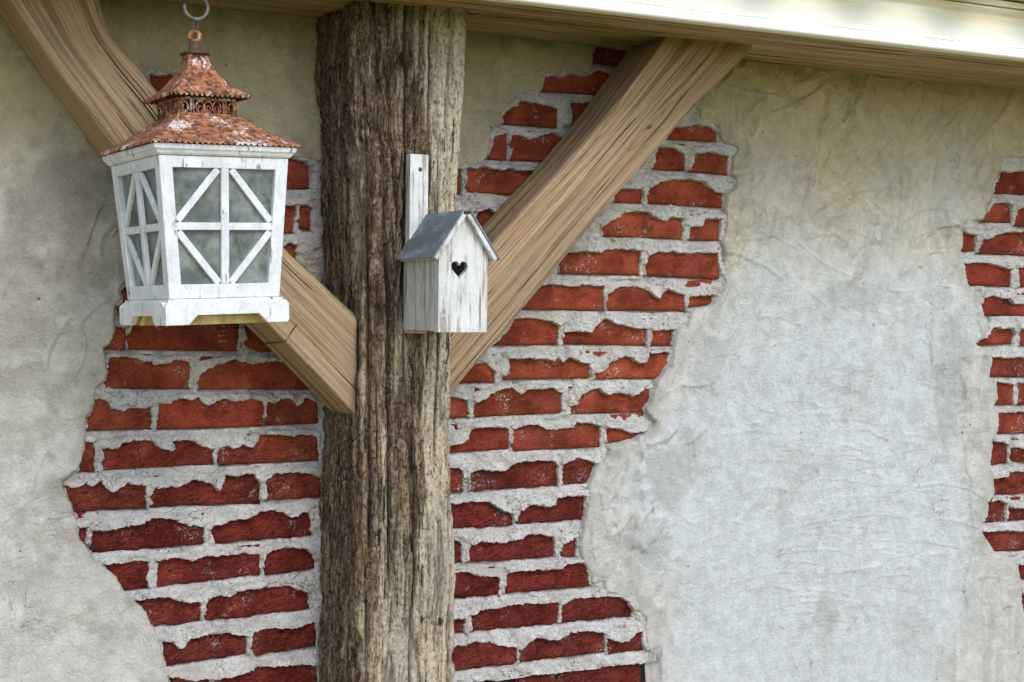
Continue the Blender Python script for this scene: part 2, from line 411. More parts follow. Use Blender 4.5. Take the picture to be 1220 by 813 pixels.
# ------------------------------------------------------------------ the wall: which bricks are laid bare
# each entry: survey sheet (origin, scale) then the outlines of the visible brick faces on it
SH = dict(A=(70, 380, 3.8125), B=(70, 590, 3.647), K=(330, 170, 5.08), C=(530, 50, 3.387), D=(660, 140, 3.25),
          E=(530, 370, 4.067), F=(530, 530, 4.88), G=(530, 670, 4.692), H=(1130, 190, 3.011), I=(1130, 450, 2.8036), N=(100, 0, 4.067), X=(0, 0, 1))
def S(txt):
    out = []
    for tok in txt.split():
        k, r = tok[0], tok[1:]; a, c_ = r.split(','); ox, oy, s_ = SH[k]
        out.append((ox+float(a)/s_, oy+float(c_)/s_))
    return out
def sheet(k, txt):
    return [S(' '.join(k+t if t[0] not in 'AB' else t for t in line.split())) for line in txt.strip().splitlines()]
BR = []
BR += sheet('A', '''215,138 240,110 262,38 305,40 300,140
312,100 325,45 340,10 815,8 818,60 812,146 370,138 322,128
843,30 1000,30 1000,150 925,147 880,110 860,95
225,180 240,172 290,168 330,180 420,200 430,210 500,200 520,188 590,192 596,215 590,312 540,318 330,314 262,305 235,292 210,285 228,240 222,210
640,262 670,235 720,208 740,210 775,183 800,180 850,200 880,210 900,200 980,195 1130,190 1150,318 900,322 840,310 790,305 740,318 640,318 632,290
165,368 205,368 225,390 235,410 290,424 320,405 380,405 418,395 420,430 415,495 360,502 180,506 128,506 135,450 150,440 160,400
455,385 500,388 520,375 560,362 600,368 630,360 672,402 710,375 760,365 800,378 860,362 925,370 930,400 922,480 800,490 640,500 560,495 447,502 450,440
950,375 975,385 1010,365 1050,360 1085,398 1110,385 1120,360 1175,378 1178,450 1140,475 1040,478 945,485 935,460 948,440
125,560 155,556 165,600 158,690 90,695 100,640 118,590
205,590 240,592 265,590 285,565 330,555 420,553 440,578 480,590 510,603 530,585 525,560 560,550 620,560 640,580 700,595 702,655 640,662 540,668 450,670 340,675 240,685 205,685 195,650 210,630
730,590 760,580 790,592 830,575 885,588 905,550 915,530 1000,525 1060,535 1100,525 1170,535 1180,640 1100,645 900,652 740,665 722,640 722,610
30,760 75,770 120,750 150,762 190,735 215,770 250,788 285,765 310,745 395,760 B382,30 B378,58 B250,62 B70,70 B45,15
432,770 470,765 540,765 600,735 640,735 690,745 720,785 740,765 755,710 800,715 850,705 890,710 912,750 B872,5 B876,22 B870,35 B700,42 B600,40 B480,48 B400,45 B410,30 B400,5
940,740 980,705 1060,700 1120,695 1185,720 B1140,-5 B1135,8 B1060,0 B1000,5 B900,22 B908,0''')
BR += sheet('B', '''90,140 115,140 120,170 115,212 95,200 85,170
150,158 200,155 270,140 340,130 385,108 405,97 450,100 500,108 560,130 625,135 628,200 615,212 500,220 330,232 200,240 150,248 140,220 145,180
668,135 700,128 760,105 830,100 870,75 910,68 970,75 1010,95 1040,95 1055,75 1080,75 1098,110 1095,160 1060,180 980,180 850,195 680,208 672,180 660,150
200,300 240,295 330,290 385,288 390,320 380,350 388,400 330,410 290,415 260,360 230,330
432,285 500,275 530,272 580,283 640,265 720,260 800,255 870,260 872,330 850,345 700,365 560,378 428,395 432,340
905,255 930,238 1010,230 1070,235 1100,255 1110,280 1095,320 1000,340 910,350 895,310 895,280
340,455 400,442 470,440 520,455 570,465 612,465 615,540 540,555 430,570 400,540 370,490
650,450 690,432 740,445 770,418 850,408 920,400 1000,395 1045,415 1085,425 1088,490 1000,502 840,522 660,548 640,520 645,470
455,635 490,638 525,668 550,650 565,628 640,605 720,598 800,605 818,615 815,690 700,710 560,730 470,742 455,690
845,600 900,580 980,575 1030,580 1060,560 1100,548 1118,580 1115,655 1000,680 860,695 838,660
485,790 530,792 560,805 650,798 655,925 490,940
672,800 740,790 830,765 860,745 960,740 1060,732 1120,738 1125,860 672,920''')
BR += sheet('K', '''-60,100 40,102 75,105 120,105 160,125 188,150 195,180 190,270 170,278 100,275 -60,272
-60,380 60,385 100,385 108,410 100,500 90,540 50,545 -60,540
140,440 145,385 180,380 205,400 200,440 195,530 165,535 140,510 125,470
-60,640 30,632 70,612 110,625 105,665 60,690 30,760 -60,760''')
BR += sheet('N', '''325,365 345,375 440,365 455,350 500,360 500,440 330,440
520,360 640,355 760,380 760,440 520,442''')
BR += sheet('X', '''144,346 150,343 160,345 166,385 150,385 139,366 147,358
180,300 230,298 300,300 300,330 180,328
185,345 280,343 280,372 185,374''')
BR += sheet('C', '''605,20 720,20 850,26 850,98 700,92 600,85 590,60
400,145 440,140 460,148 500,130 560,145 590,125 620,112 645,125 700,150 700,215 600,210 520,207 390,198 395,165
232,300 245,280 290,260 300,238 350,248 420,262 450,275 452,345 350,338 235,330
505,245 560,248 600,240 640,250 640,345 510,335 515,290
200,385 248,370 246,470 235,475 170,470 185,430
272,378 310,380 335,398 380,385 440,370 465,390 540,380 540,485 400,482 265,475 275,430 262,410
-60,515 50,515 62,520 65,580 60,612 -60,608
92,515 160,505 190,520 220,520 260,512 280,525 330,520 355,525 400,530 360,580 310,560 280,590 240,615 210,612 180,590 130,590 95,600 85,580 95,545
130,690 170,675 205,690 260,690 260,770 130,768''')
BR += sheet('D', '''440,40 510,35 550,28 600,40 628,62 625,85 580,90 520,85 440,83
400,118 440,115 470,125 500,145 503,205 450,205 380,198
545,145 590,138 640,148 668,155 670,220 600,215 525,208 540,170
230,280 300,280 338,275 342,310 335,332 230,326
365,275 400,255 450,242 520,242 570,255 600,275 630,292 652,298 650,350 560,342 480,338 450,325 440,335 370,330 360,300
265,370 300,365 360,372 385,390 430,405 450,385 490,395 498,440 492,470 400,465 300,462 190,458 185,425 220,400 255,390
525,425 570,422 585,395 640,398 640,440 638,475 580,478 520,472
20,525 110,520 180,525 200,515 260,512 330,520 328,610 200,608 20,603
360,535 400,525 450,522 480,530 560,525 632,528 638,610 630,625 500,620 358,610 352,570
-130,655 0,650 60,655 130,650 188,658 190,745 0,745 -130,742
205,685 250,660 310,658 350,670 400,702 430,668 500,690 508,750 350,748 215,745 200,715
525,695 570,692 612,690 590,725 515,735''')
BR += sheet('E', '''330,45 400,40 450,45 500,55 545,78 548,120 540,162 400,165 240,168
580,110 620,100 700,105 740,60 770,42 830,65 900,85 975,95 975,168 850,165 580,162 570,130
1003,98 1100,95 1092,168 1000,168
60,262 190,255 215,285 235,300 238,345 120,350 60,350
310,262 312,237 370,232 420,235 480,235 520,245 545,225 570,260 600,230 650,250 695,260 702,310 690,325 600,328 450,325 300,335 285,320 308,300
725,305 775,280 800,245 860,220 900,235 930,262 970,250 985,210 1080,205 1070,250 1020,328 850,328 730,330
-40,425 60,425 105,440 110,515 20,528 -40,528
145,445 200,425 245,385 320,375 365,412 400,380 450,385 520,380 560,405 562,480 545,495 400,500 240,505 145,515 140,480
605,465 635,450 650,415 700,385 740,378 780,410 840,400 900,415 950,390 990,380 988,420 955,470 960,490 800,495 610,500
-30,650 30,650 70,645 110,620 125,575 160,565 250,568 305,570 310,660 200,675 20,690 -30,693
330,575 380,555 450,555 490,580 560,575 610,570 630,545 680,545 745,560 750,650 650,665 500,668 345,680 325,650 330,610
785,570 850,575 900,600 960,585 900,620 785,640''')
BR += sheet('F', '''-40,135 65,135 95,150 105,200 100,260 80,275 30,285 -40,290
150,165 200,145 240,150 350,150 385,110 450,95 560,92 640,100 655,130 650,235 500,245 350,255 145,268
685,115 720,105 765,80 820,90 872,110 850,160 830,215 685,232
-20,348 45,345 120,335 240,330 290,365 340,385 385,405 390,450 370,470 200,478 50,488 -20,492
440,385 500,345 540,352 600,360 635,350 650,310 700,298 805,298 808,400 795,435 600,448 440,460 420,445 430,415
-20,550 32,550 90,575 92,680 35,690 -20,693
150,585 200,560 300,570 400,555 445,550 470,520 550,518 620,535 640,580 632,645 500,658 300,672 135,680 140,640
685,575 715,560 765,535 765,600 755,645 700,650 680,620''')
BR += sheet('G', '''-20,60 40,60 110,55 200,80 300,85 305,150 295,180 180,192 50,205 -20,210
345,85 350,55 420,50 500,40 560,42 640,40 680,8 780,3 800,80 805,130 700,145 500,160 335,172 345,120
-20,320 55,318 112,312 110,395 58,402 -20,408
150,298 200,262 300,255 360,235 500,232 600,225 630,228 635,340 500,355 300,370 150,385
655,240 720,205 800,198 900,192 960,192 1010,220 1045,270 1035,300 900,315 700,335 650,338
-20,475 48,470 100,462 150,445 250,450 330,475 395,470 400,540 370,570 200,590 50,605 -20,612
415,490 480,430 520,420 570,430 620,430 680,392 780,385 850,388 890,400 890,500 700,530 500,552 420,560
905,425 980,445 1020,435 1060,400 1095,390 1105,450 1118,490 1020,500 910,510
170,665 250,655 330,665 330,770 170,790
390,665 430,635 520,625 610,622 620,745 390,765
640,625 720,612 800,605 900,580 1000,570 1098,565 1095,700 640,745''')
BR += sheet('H', '''180,45 220,48 271,45 420,45 420,134 271,125 160,120
155,160 190,155 215,165 222,190 222,225 150,225 118,222 125,200
240,180 300,172 450,172 450,245 232,238
50,255 70,270 95,275 95,325 60,332 48,320
118,290 140,290 160,275 190,265 271,262 400,262 400,348 200,340 105,335
55,375 110,372 160,378 200,395 222,395 220,455 140,452 75,450
250,390 300,385 480,385 480,463 255,455
120,500 150,488 190,500 215,505 230,520 400,525 400,560 200,555 125,560 115,520
95,660 130,640 160,605 220,608 232,630 225,660 170,670 110,668
255,610 300,605 500,605 500,674 255,668
150,710 200,715 250,710 400,712 400,782 240,780 140,778 150,740''')
BR += sheet('I', '''155,15 215,25 215,90 150,90 158,50
230,20 290,20 430,20 430,92 228,90
165,120 210,115 380,115 380,182 230,185 160,182
145,215 175,215 197,230 195,285 160,290 138,290
215,235 290,240 440,240 440,282 235,280 225,265
150,340 190,330 200,315 380,315 380,383 200,388 150,388 148,360
130,415 160,408 190,420 188,480 150,482 112,485 130,455
200,435 292,432 430,432 430,480 195,478
112,515 180,510 230,515 390,510 390,572 160,578 140,550
230,625 440,625 440,672 243,675
240,725 440,720 440,776 248,778''')
PL = S('X178,88 X200,92 X212,86 X225,100 X262,150 X300,172 X345,189 X378,194 X420,194 X420,900 X203,900 G0,0') [:-1]
PL += S('X203,807 X196,793 X193,765 X188,752 X180,739 X171,724 X160,713 X150,704 X141,689 X125,675 X117,670 X110,660 X103,650 X93,639 X93,627 X89,611 X82,593 X78,582 X77,574 X86,565 X94,562 X101,535 X104,516 X105,498 X109,495 X113,477 X116,464 X125,456 X130,443 X128,425 X126,416 X133,409 X139,390 X137,380 X139,366 X147,357 X144,346 X150,335 X160,300 X172,200 X170,110')
PC = S('C605,20 X765,35 X830,135 D550,22 D610,30 D630,60 D640,90 D700,125 D682,150 D672,220 D702,255 D662,292 D655,350 D655,420 D640,470 D645,530 D640,620 D650,640 D637,690 D590,727 D525,742 D505,790 D500,813')
PC += S('E1165,32 E1105,95 E1092,170 E1085,220 E1050,290 E1020,330 E995,390 E985,430 E950,470 E960,495 E995,545 E960,590 E900,620 E780,650 F935,30 F900,90 F870,110 F840,180 F820,240 F815,300 F800,440 F775,530 F765,590 F775,640 F795,683 G800,80 G810,130 G870,115 G900,182 G960,188 G1020,216 G1050,270 G1108,320 G1103,390 G1122,490 G1190,545 G1135,565 G1128,600 G1124,720 G1120,1100 X490,900 X490,202 X530,203')
PC += S('C65,510 C95,510 C150,490 C170,470 C185,430 C185,370 C200,350 C232,330 C230,300 C250,270 C298,238 C305,214 C330,208 C390,197 C395,145 C440,137 C500,124 C575,133 C598,88 C594,55')
PR = S('H195,0 H185,30 H165,80 H150,150 H118,222 H60,230 H47,255 H47,330 H53,375 H73,450 H110,480 H113,520 H123,560 H150,600 H95,662 H110,672 H145,705 H138,780 I155,0 I160,60 I150,95 I165,120 I160,182 I140,215 I135,290 I148,335 I146,390 I128,420 I110,485 I110,515 I158,580 I225,600 I232,650 I243,700 I240,780 I300,900 I470,900 I520,500 I480,300 I520,0 H520,0')
PL, PC, PR = PX(PL), PX(PC), PX(PR)
def patch_sdf(X, Z):
    n = fbm(X*55, Z*55, 3, 3)*.0022+fbm(X*220, Z*220, 5, 2)*.0009
    d = np.full(X.shape, 1e3)
    for p in (PL, PC, PR):
        lo, hi = p.min(0)-.05, p.max(0)+.05
        k = (X > lo[0]) & (X < hi[0]) & (Z > lo[1]) & (Z < hi[1])
        if k.any():
            q = sdf(p, X[k], Z[k]); d[k] = np.minimum(d[k], q)
    return d+n

wall = empty('house_wall', (1.6, 0, 0), 'plastered house wall with ragged openings showing rows of red brick behind the post', 'wall')
Winv = Vector((-1.6, 0, 0))
# --- bricks
def brick_obj(poly, i):
    p = PX(poly); x0, x1 = p[:, 0].min(), p[:, 0].max()
    if x1-x0 < .012: return p
    L = p[p[:, 0] < x0+.3*(x1-x0)+.004]; Rr = p[p[:, 0] > x1-.3*(x1-x0)-.004]
    zl, zr = L[:, 1].min(), Rr[:, 1].min(); zb = min(zl, zr)
    if abs(zl-zr) > .010: zl = zr = np.median(sorted(p[:, 1])[:3])
    x0 -= .0012; x1 += .0012; zl -= .0008; zr -= .0008
    h = max(.052, p[:, 1].max()-min(zl, zr)+.001)
    BOXES.append((x0, x1, min(zl, zr), max(zl, zr)+h))
    row = int(round((1.521-(zl+zr)/2)/.0667))
    rough = np.clip((row-2.2)/2., .12, 1)
    if row == 3 and x0 > 1.2: rough = .15
    rs = np.random.RandomState(i)
    nx = max(4, int((x1-x0)/.005)); nz = 11
    u, v = np.meshgrid(np.linspace(0, 1, nx), np.linspace(0, 1, nz), indexing='ij')
    X = x0+u*(x1-x0); Zb = zl+(zr-zl)*u; Z = Zb+v*h
    ed = np.minimum(np.minimum(u, 1-u)*(x1-x0), np.minimum(v, 1-v)*h)
    yy = -rs.uniform(-.001, .0018)+.0022*np.exp(-ed/.0022)
    r = 1-np.abs(fbm(X*38+rs.rand()*50, Z*75, 20, 3))*2
    yy = yy-rough*(.0022*fbm(X*30, Z*60+i, 21, 3)-.0045*sstep(.55, .95, r))-.0006*fbm(X*80, Z*80, 9, 2)
    if rough > .5:
        Z = Z + np.where(v < .01, .0015*fbm(X*60, X*0+i, 8, 2), 0)
    c0 = np.array([(x0+x1)/2, 0, (zl+zr)/2+h/2])
    V = np.stack([X-c0[0], yy, Z-c0[2]], -1).reshape(-1, 3)
    f = grid_faces(nx, nz)
    # back ring
    idx = np.arange(nx*nz).reshape(nx, nz)
    ring = np.concatenate([idx[:, 0], idx[-1, 1:], idx[-2::-1, -1], idx[0, -2:0:-1]])
    Bk = V[ring].copy(); Bk[:, 1] = .045
    n0 = len(V); V = np.vstack([V, Bk]); k = len(ring); j = np.arange(k)
    f2 = np.stack([ring, n0+j, n0+(j+1) % k, ring[(j+1) % k]], -1)
    me = pydata(V, np.vstack([f, f2[:, ::-1]]))
    vattr(me, 'rough', np.full(len(V), rough, np.float32))
    o = link('brick', me, M['brick'], wall, True)
    o.location = (c0[0]-1.6, c0[1], c0[2])
    warm = np.array([.275, .062, .033]); maroon = np.array([.185, .034, .028])
    t = np.clip((row-1.5)/3.5, 0, 1); 
    if x0 > 2.2: t = .5+.3*(rs.rand()-.5)
    c = warm*(1-t)+maroon*t; c = c*rs.uniform(.82, 1.15); c[1:] *= rs.uniform(.9, 1.12)
    o.color = (*c, 1)
    return p
BOXES = []
polys = [brick_obj(q, i) for i, q in enumerate(BR)]

# --- mortar : one relief sheet per opening, trowelled over the brick edges
for k, (pp) in enumerate((PL, PC, PR)):
    st = .00135
    lo, hi = pp.min(0)-.02, pp.max(0)+.02
    lo[1] = max(lo[1], .90); hi[1] = min(hi[1], 2.12); hi[0] = min(hi[0], 2.9)
    xs = np.arange(lo[0], hi[0], st); zs = np.arange(lo[1], hi[1], st)
    X, Z = np.meshgrid(xs, zs, indexing='ij')
    Sd = np.full(X.shape, .03); up = np.zeros(X.shape)
    for p in polys:
        a, b_ = p.min(0)-.028, p.max(0)+.028
        i0, i1 = np.searchsorted(xs, [a[0], b_[0]]); j0, j1 = np.searchsorted(zs, [a[1], b_[1]])
        if i1-i0 < 2 or j1-j0 < 2: continue
        q = sdf(p, X[i0:i1, j0:j1], Z[i0:i1, j0:j1]); w_ = Sd[i0:i1, j0:j1]; n_ = q < w_
        w_[n_] = q[n_]
    over = np.zeros(X.shape, bool)
    for bx in BOXES: over |= (X > bx[0]-.001) & (X < bx[1]+.001) & (Z > bx[2]-.001) & (Z < bx[3]+.001)
    gz = np.gradient(Sd, st, axis=1)
    top = np.clip(gz*1.3, -1, 1)
    jag = fbm(X*75, Z*75, 31, 3)*.0015+fbm(X*240, Z*240, 33, 2)*.0012
    S2 = Sd+jag*np.where(top > -.3, 1., .25)
    lump = fbm(X*24, Z*38, 41, 4)*.0042+fbm(X*110, Z*120, 42, 3)*.0022+fbm(X*300, Z*300, 45, 2)*.0008
    hole = sstep(.35, .75, fbm(X*18, Z*30, 47, 3))*.006
    h = .0034+.0090*top*np.exp(-np.clip(S2, 0, 1)/.011)+lump-hole
    h = h-.0080*np.exp(-np.clip(S2, 0, 1)/.0022)*(top < -.5)
    h = np.maximum(h, np.where(over & (top > -.4), .0034+.001*fbm(X*90, Z*90, 48, 2), -.009))
    yv = -h
    t = sstep(-.0012, .0012, S2)
    yv = (1-t)*.012+t*yv
    V = np.stack([X-1.6, yv, Z], -1).reshape(-1, 3)
    f = grid_faces(*X.shape)
    ps = patch_sdf(X, Z)
    ok = ((S2 > -.004) & (ps < .006)).reshape(-1)
    f = f[ok[f].all(1)]
    used = np.unique(f); mp = np.zeros(len(V), int); mp[used] = np.arange(len(used))
    link('mortar', pydata(V[used], mp[f][:, ::-1]), M['mortar'], wall, True)

# --- plaster coat
xs = np.concatenate([np.arange(-3, .04, .12), np.arange(.04, 2.8, .0024), np.arange(2.8, 6, .12)])
zs = np.concatenate([np.arange(0.0, .93, .1), np.arange(.93, 2.14, .0024), np.arange(2.14, 2.5, .1)])
X, Z = np.meshgrid(xs, zs, indexing='ij')
ps = patch_sdf(X, Z)
T = .0065+.002*fbm(X*12, Z*12, 51, 3)
rel = fbm(X*2.2, Z*2.2, 52, 2)*.003+fbm(X*9, Z*9, 53, 4)*.0022+fbm(X*45, Z*45, 54, 4)*.0007
# trowel strokes
rs = np.random.RandomState(7)
def stroke(cx, cz, ang, ln, r, A, wd, sgn):
    "arc through (cx,cz) heading ang, radius r"
    nx_, nz_ = -math.sin(ang)*sgn, math.cos(ang)*sgn
    ox, oz = cx+nx_*r, cz+nz_*r
    i0, i1 = np.searchsorted(xs, [cx-ln*.6-.03, cx+ln*.6+.03]); j0, j1 = np.searchsorted(zs, [cz-ln*.6-.03, cz+ln*.6+.03])
    if i1-i0 < 2 or j1-j0 < 2: return
    x, z = X[i0:i1, j0:j1], Z[i0:i1, j0:j1]
    rho = np.hypot(x-ox, z-oz)-r+.002*fbm(x*25, z*25, 55, 2)
    al = (x-cx)*math.cos(ang)+(z-cz)*math.sin(ang)
    mk = sstep(ln*.5, ln*.3, np.abs(al))
    rel[i0:i1, j0:j1] += mk*1.5*(A*np.exp(-(rho/wd)**2)+A*.8*np.exp(-np.clip(rho, 0, 1)/(wd*6))*(rho > 0)*sstep(0, wd, rho))
for i in range(230):
    a, c_ = rs.uniform(1.62, 2.5), rs.uniform(1.0, 2.1)
    ang = rs.choice([1.2, 1.0, .5, .25, -.3]) + rs.normal()*.2 if c_ > 1.6 else rs.choice([.15, 0, -.2, 1.3])+rs.normal()*.15
    stroke(a, c_, ang, rs.uniform(.06, .26), rs.uniform(.15, .6), rs.uniform(.0005, .0022)*(1.4 if c_ > 1.68 else .45), rs.uniform(.0012, .004), rs.choice([-1, 1]))
for i in range(90):
    stroke(rs.uniform(0.05, 1.5), rs.uniform(1.0, 2.1), rs.choice([1.2, .3, -.3])+rs.normal()*.3, rs.uniform(.05, .2), rs.uniform(.15, .5), rs.uniform(.0005, .0014), rs.uniform(.0012, .004), rs.choice([-1, 1]))
for px_, py_, n_, an in ((872, 150, 16, 1.3), (885, 240, 14, 1.45), (860, 330, 10, 1.0), (1150, 150, 18, .9), (1110, 230, 16, 1.1), (1010, 190, 16, .8), (960, 140, 14, 1.1), (1165, 420, 12, 1.5), (800, 480, 14, .9), (740, 620, 18, 1.4), (770, 560, 10, 1.2), (1060, 300, 10, .7), (920, 220, 10, 1.2), (300, 60, 12, .6), (330, 140, 8, .3), (600, 90, 10, .5), (90, 560, 8, 1.1), (100, 400, 8, 1.2), (120, 230, 8, .9)):
    for i in range(n_):
        q = P(px_+rs.normal()*28, py_+rs.normal()*38)
        stroke(q[0], q[2], an+rs.normal()*.35, rs.uniform(.03, .13), rs.uniform(.05, .3), rs.uniform(.0012, .0036), rs.uniform(.0012, .0045), rs.choice([-1, 1]))
for i in range(46):   # fan of brush arcs low on the right
    q = P(1030+rs.normal()*65, 500+i*6)
    stroke(q[0], q[2], -.12+rs.normal()*.06, rs.uniform(.14, .34), .55, .0006, .0012, -1)
lay = S('X905,60 X900,110 X878,180 X882,260 X850,340 X800,460 X748,540 X722,600 X740,650 X792,700 X800,900 X1130,900 X1148,720 X1155,640 X1143,520 X1148,430 X1165,380 X1150,300 X1175,195 X1190,60')
n1_ = fbm(X*5, Z*5, 63, 3)
dl = sdf(PX(lay), X, Z)+fbm(X*14, Z*14, 57, 4)*.012
rel += .0024*sstep(-.0015, .0015, dl)+.0012*np.exp(-(dl/.004)**2)*sstep(-.3, .4, n1_)
lay2 = S('X700,600 X735,600 X760,660 X750,720 X800,790 X720,790')
h = T+rel
t = sstep(-.0015, .0055, ps)
yv = -(h*t)+(1-t)*.010
yv[ps > .03] = -(h)[ps > .03]
# tint : lime colours patch by patch, plus bounce light painted in towards the top
base = np.array([.62, .61, .58]); white = np.array([.64, .68, .70]); grey = np.array([.33, .31, .27]); bounce_ochre = np.array([.60, .52, .30])
n1 = fbm(X*3.5, Z*3.5, 61, 4); n2 = fbm(X*11, Z*11, 65, 4)
col = base[None, None]*(1+.07*n1+.07*n2)[..., None]
oc = (sstep(1.62, 1.95, Z+.10*n1+.05*n2)*.75)[..., None]; col = col*(1-oc)+bounce_ochre*(1+.08*n1+.06*n2)[..., None]*oc     # warm ground bounce under the eaves, painted into the tint
wm = sstep(.03, -.07, dl+.035*n2)*sstep(1.95, 1.55, Z+.1*n1)
col = col*(1-wm[..., None])+white*(1+.03*n2)[..., None]*wm[..., None]
def blot(px, py, rx, rz, k, c_=grey):
    global col
    q = P(px, py); d = np.hypot((X-q[0])/rx, (Z-q[2])/rz)+.55*n2+.3*fbm(X*40, Z*40, 71, 3)
    m_ = (sstep(1.1, .45, d)*k)[..., None]; col = col*(1-m_)+c_*m_
mo = fbm(X*16, Z*13, 66, 5)+.6*fbm(X*60, Z*50, 69, 3)
dirt = (sstep(.15, .95, mo)*.45*(1-.75*wm))[..., None]; col = col*(1-dirt)+grey*1.15*dirt
edge_ = (sstep(.05, .0, ps)*sstep(-.6, .5, n2)*.30)[..., None]; col = col*(1-edge_)+grey*edge_
for a in ((110, 480, .06, .12, .3), (60, 230, .10, .08, .25), (120, 270, .05, .10, .3), (5, 340, .06, .12, .3), (70, 582, .07, .035, .55), (30, 455, .07, .03, .5), (25, 395, .05, .03, .35), (45, 245, .08, .10, .5), (60, 330, .10, .05, .3), (85, 215, .08, .06, .4),
          (150, 650, .05, .04, .3), (20, 690, .06, .03, .2), (985, 735, .03, .06, .38), (840, 440, .05, .09, .25), (800, 560, .05, .10, .3), (760, 640, .06, .08, .3),
          (1005, 355, .1, .04, .25), (930, 600, .03, .05, .2), (1130, 440, .04, .16, .35), (1090, 760, .05, .05, .25), (1010, 480, .05, .05, .15), (600, 120, .05, .05, .3)):
    blot(*a)
V = np.stack([X-1.6, yv, Z], -1).reshape(-1, 3)
f = grid_faces(*X.shape); ok = (ps > -.004).reshape(-1); f = f[ok[f].all(1)]
used = np.unique(f); mp = np.zeros(len(V), int); mp[used] = np.arange(len(used))
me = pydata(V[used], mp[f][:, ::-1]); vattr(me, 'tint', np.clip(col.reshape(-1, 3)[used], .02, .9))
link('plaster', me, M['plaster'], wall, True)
b = BM(); b.box((0, .2, 1.6), (9.2, .30, 3.2)); b.build('wall_core', M['block'], wall)

# ------------------------------------------------------------------ timber builder
def resample(p, n):
    p = np.asarray(p, float); d = np.r_[0, np.cumsum(np.hypot(*np.diff(p, axis=0).T))]
    # smooth (Catmull) through points
    t = np.linspace(0, d[-1], n); out = np.empty((n, 2))
    m_ = np.gradient(p, d, axis=0)
    i = np.clip(np.searchsorted(d, t, side='right')-1, 0, len(d)-2); hh = d[i+1]-d[i]; s = ((t-d[i])/hh)[:, None]; hh = hh[:, None]
    return (2*s**3-3*s**2+1)*p[i]+(s**3-2*s**2+s)*hh*m_[i]+(-2*s**3+3*s**2)*p[i+1]+(s**3-s**2)*hh*m_[i+1]
def perimeter(wd, dp, r, step):
    "rounded rectangle profile: (a in 0..1 across, depth 0..1 front..back, arc length, outward normal)"
    pts = []
    def arc(cx, cy, a0):
        for k in range(5):
            a = a0+k*math.pi/8; pts.append((cx+r*math.cos(a), cy+r*math.sin(a)))
    def ln(p0, p1):
        n = max(2, int(math.dist(p0, p1)/step))
        for k in range(1, n): pts.append((p0[0]+(p1[0]-p0[0])*k/n, p0[1]+(p1[1]-p0[1])*k/n))
    arc(r, r, math.pi); ln((r, 0), (wd-r, 0)); arc(wd-r, r, -math.pi/2); ln((wd, r), (wd, dp-r)); arc(wd-r, dp-r, 0); ln((wd-r, dp), (r, dp)); arc(r, dp-r, math.pi/2); ln((0, dp-r), (0, r))
    p = np.array(pts); nx = np.roll(p, -1, 0)-np.roll(p, 1, 0); nrm = np.stack([nx[:, 1], -nx[:, 0]], 1); nrm /= np.linalg.norm(nrm, axis=1)[:, None]
    s = np.r_[0, np.cumsum(np.hypot(*np.diff(p, axis=0).T))]
    return p, s, nrm
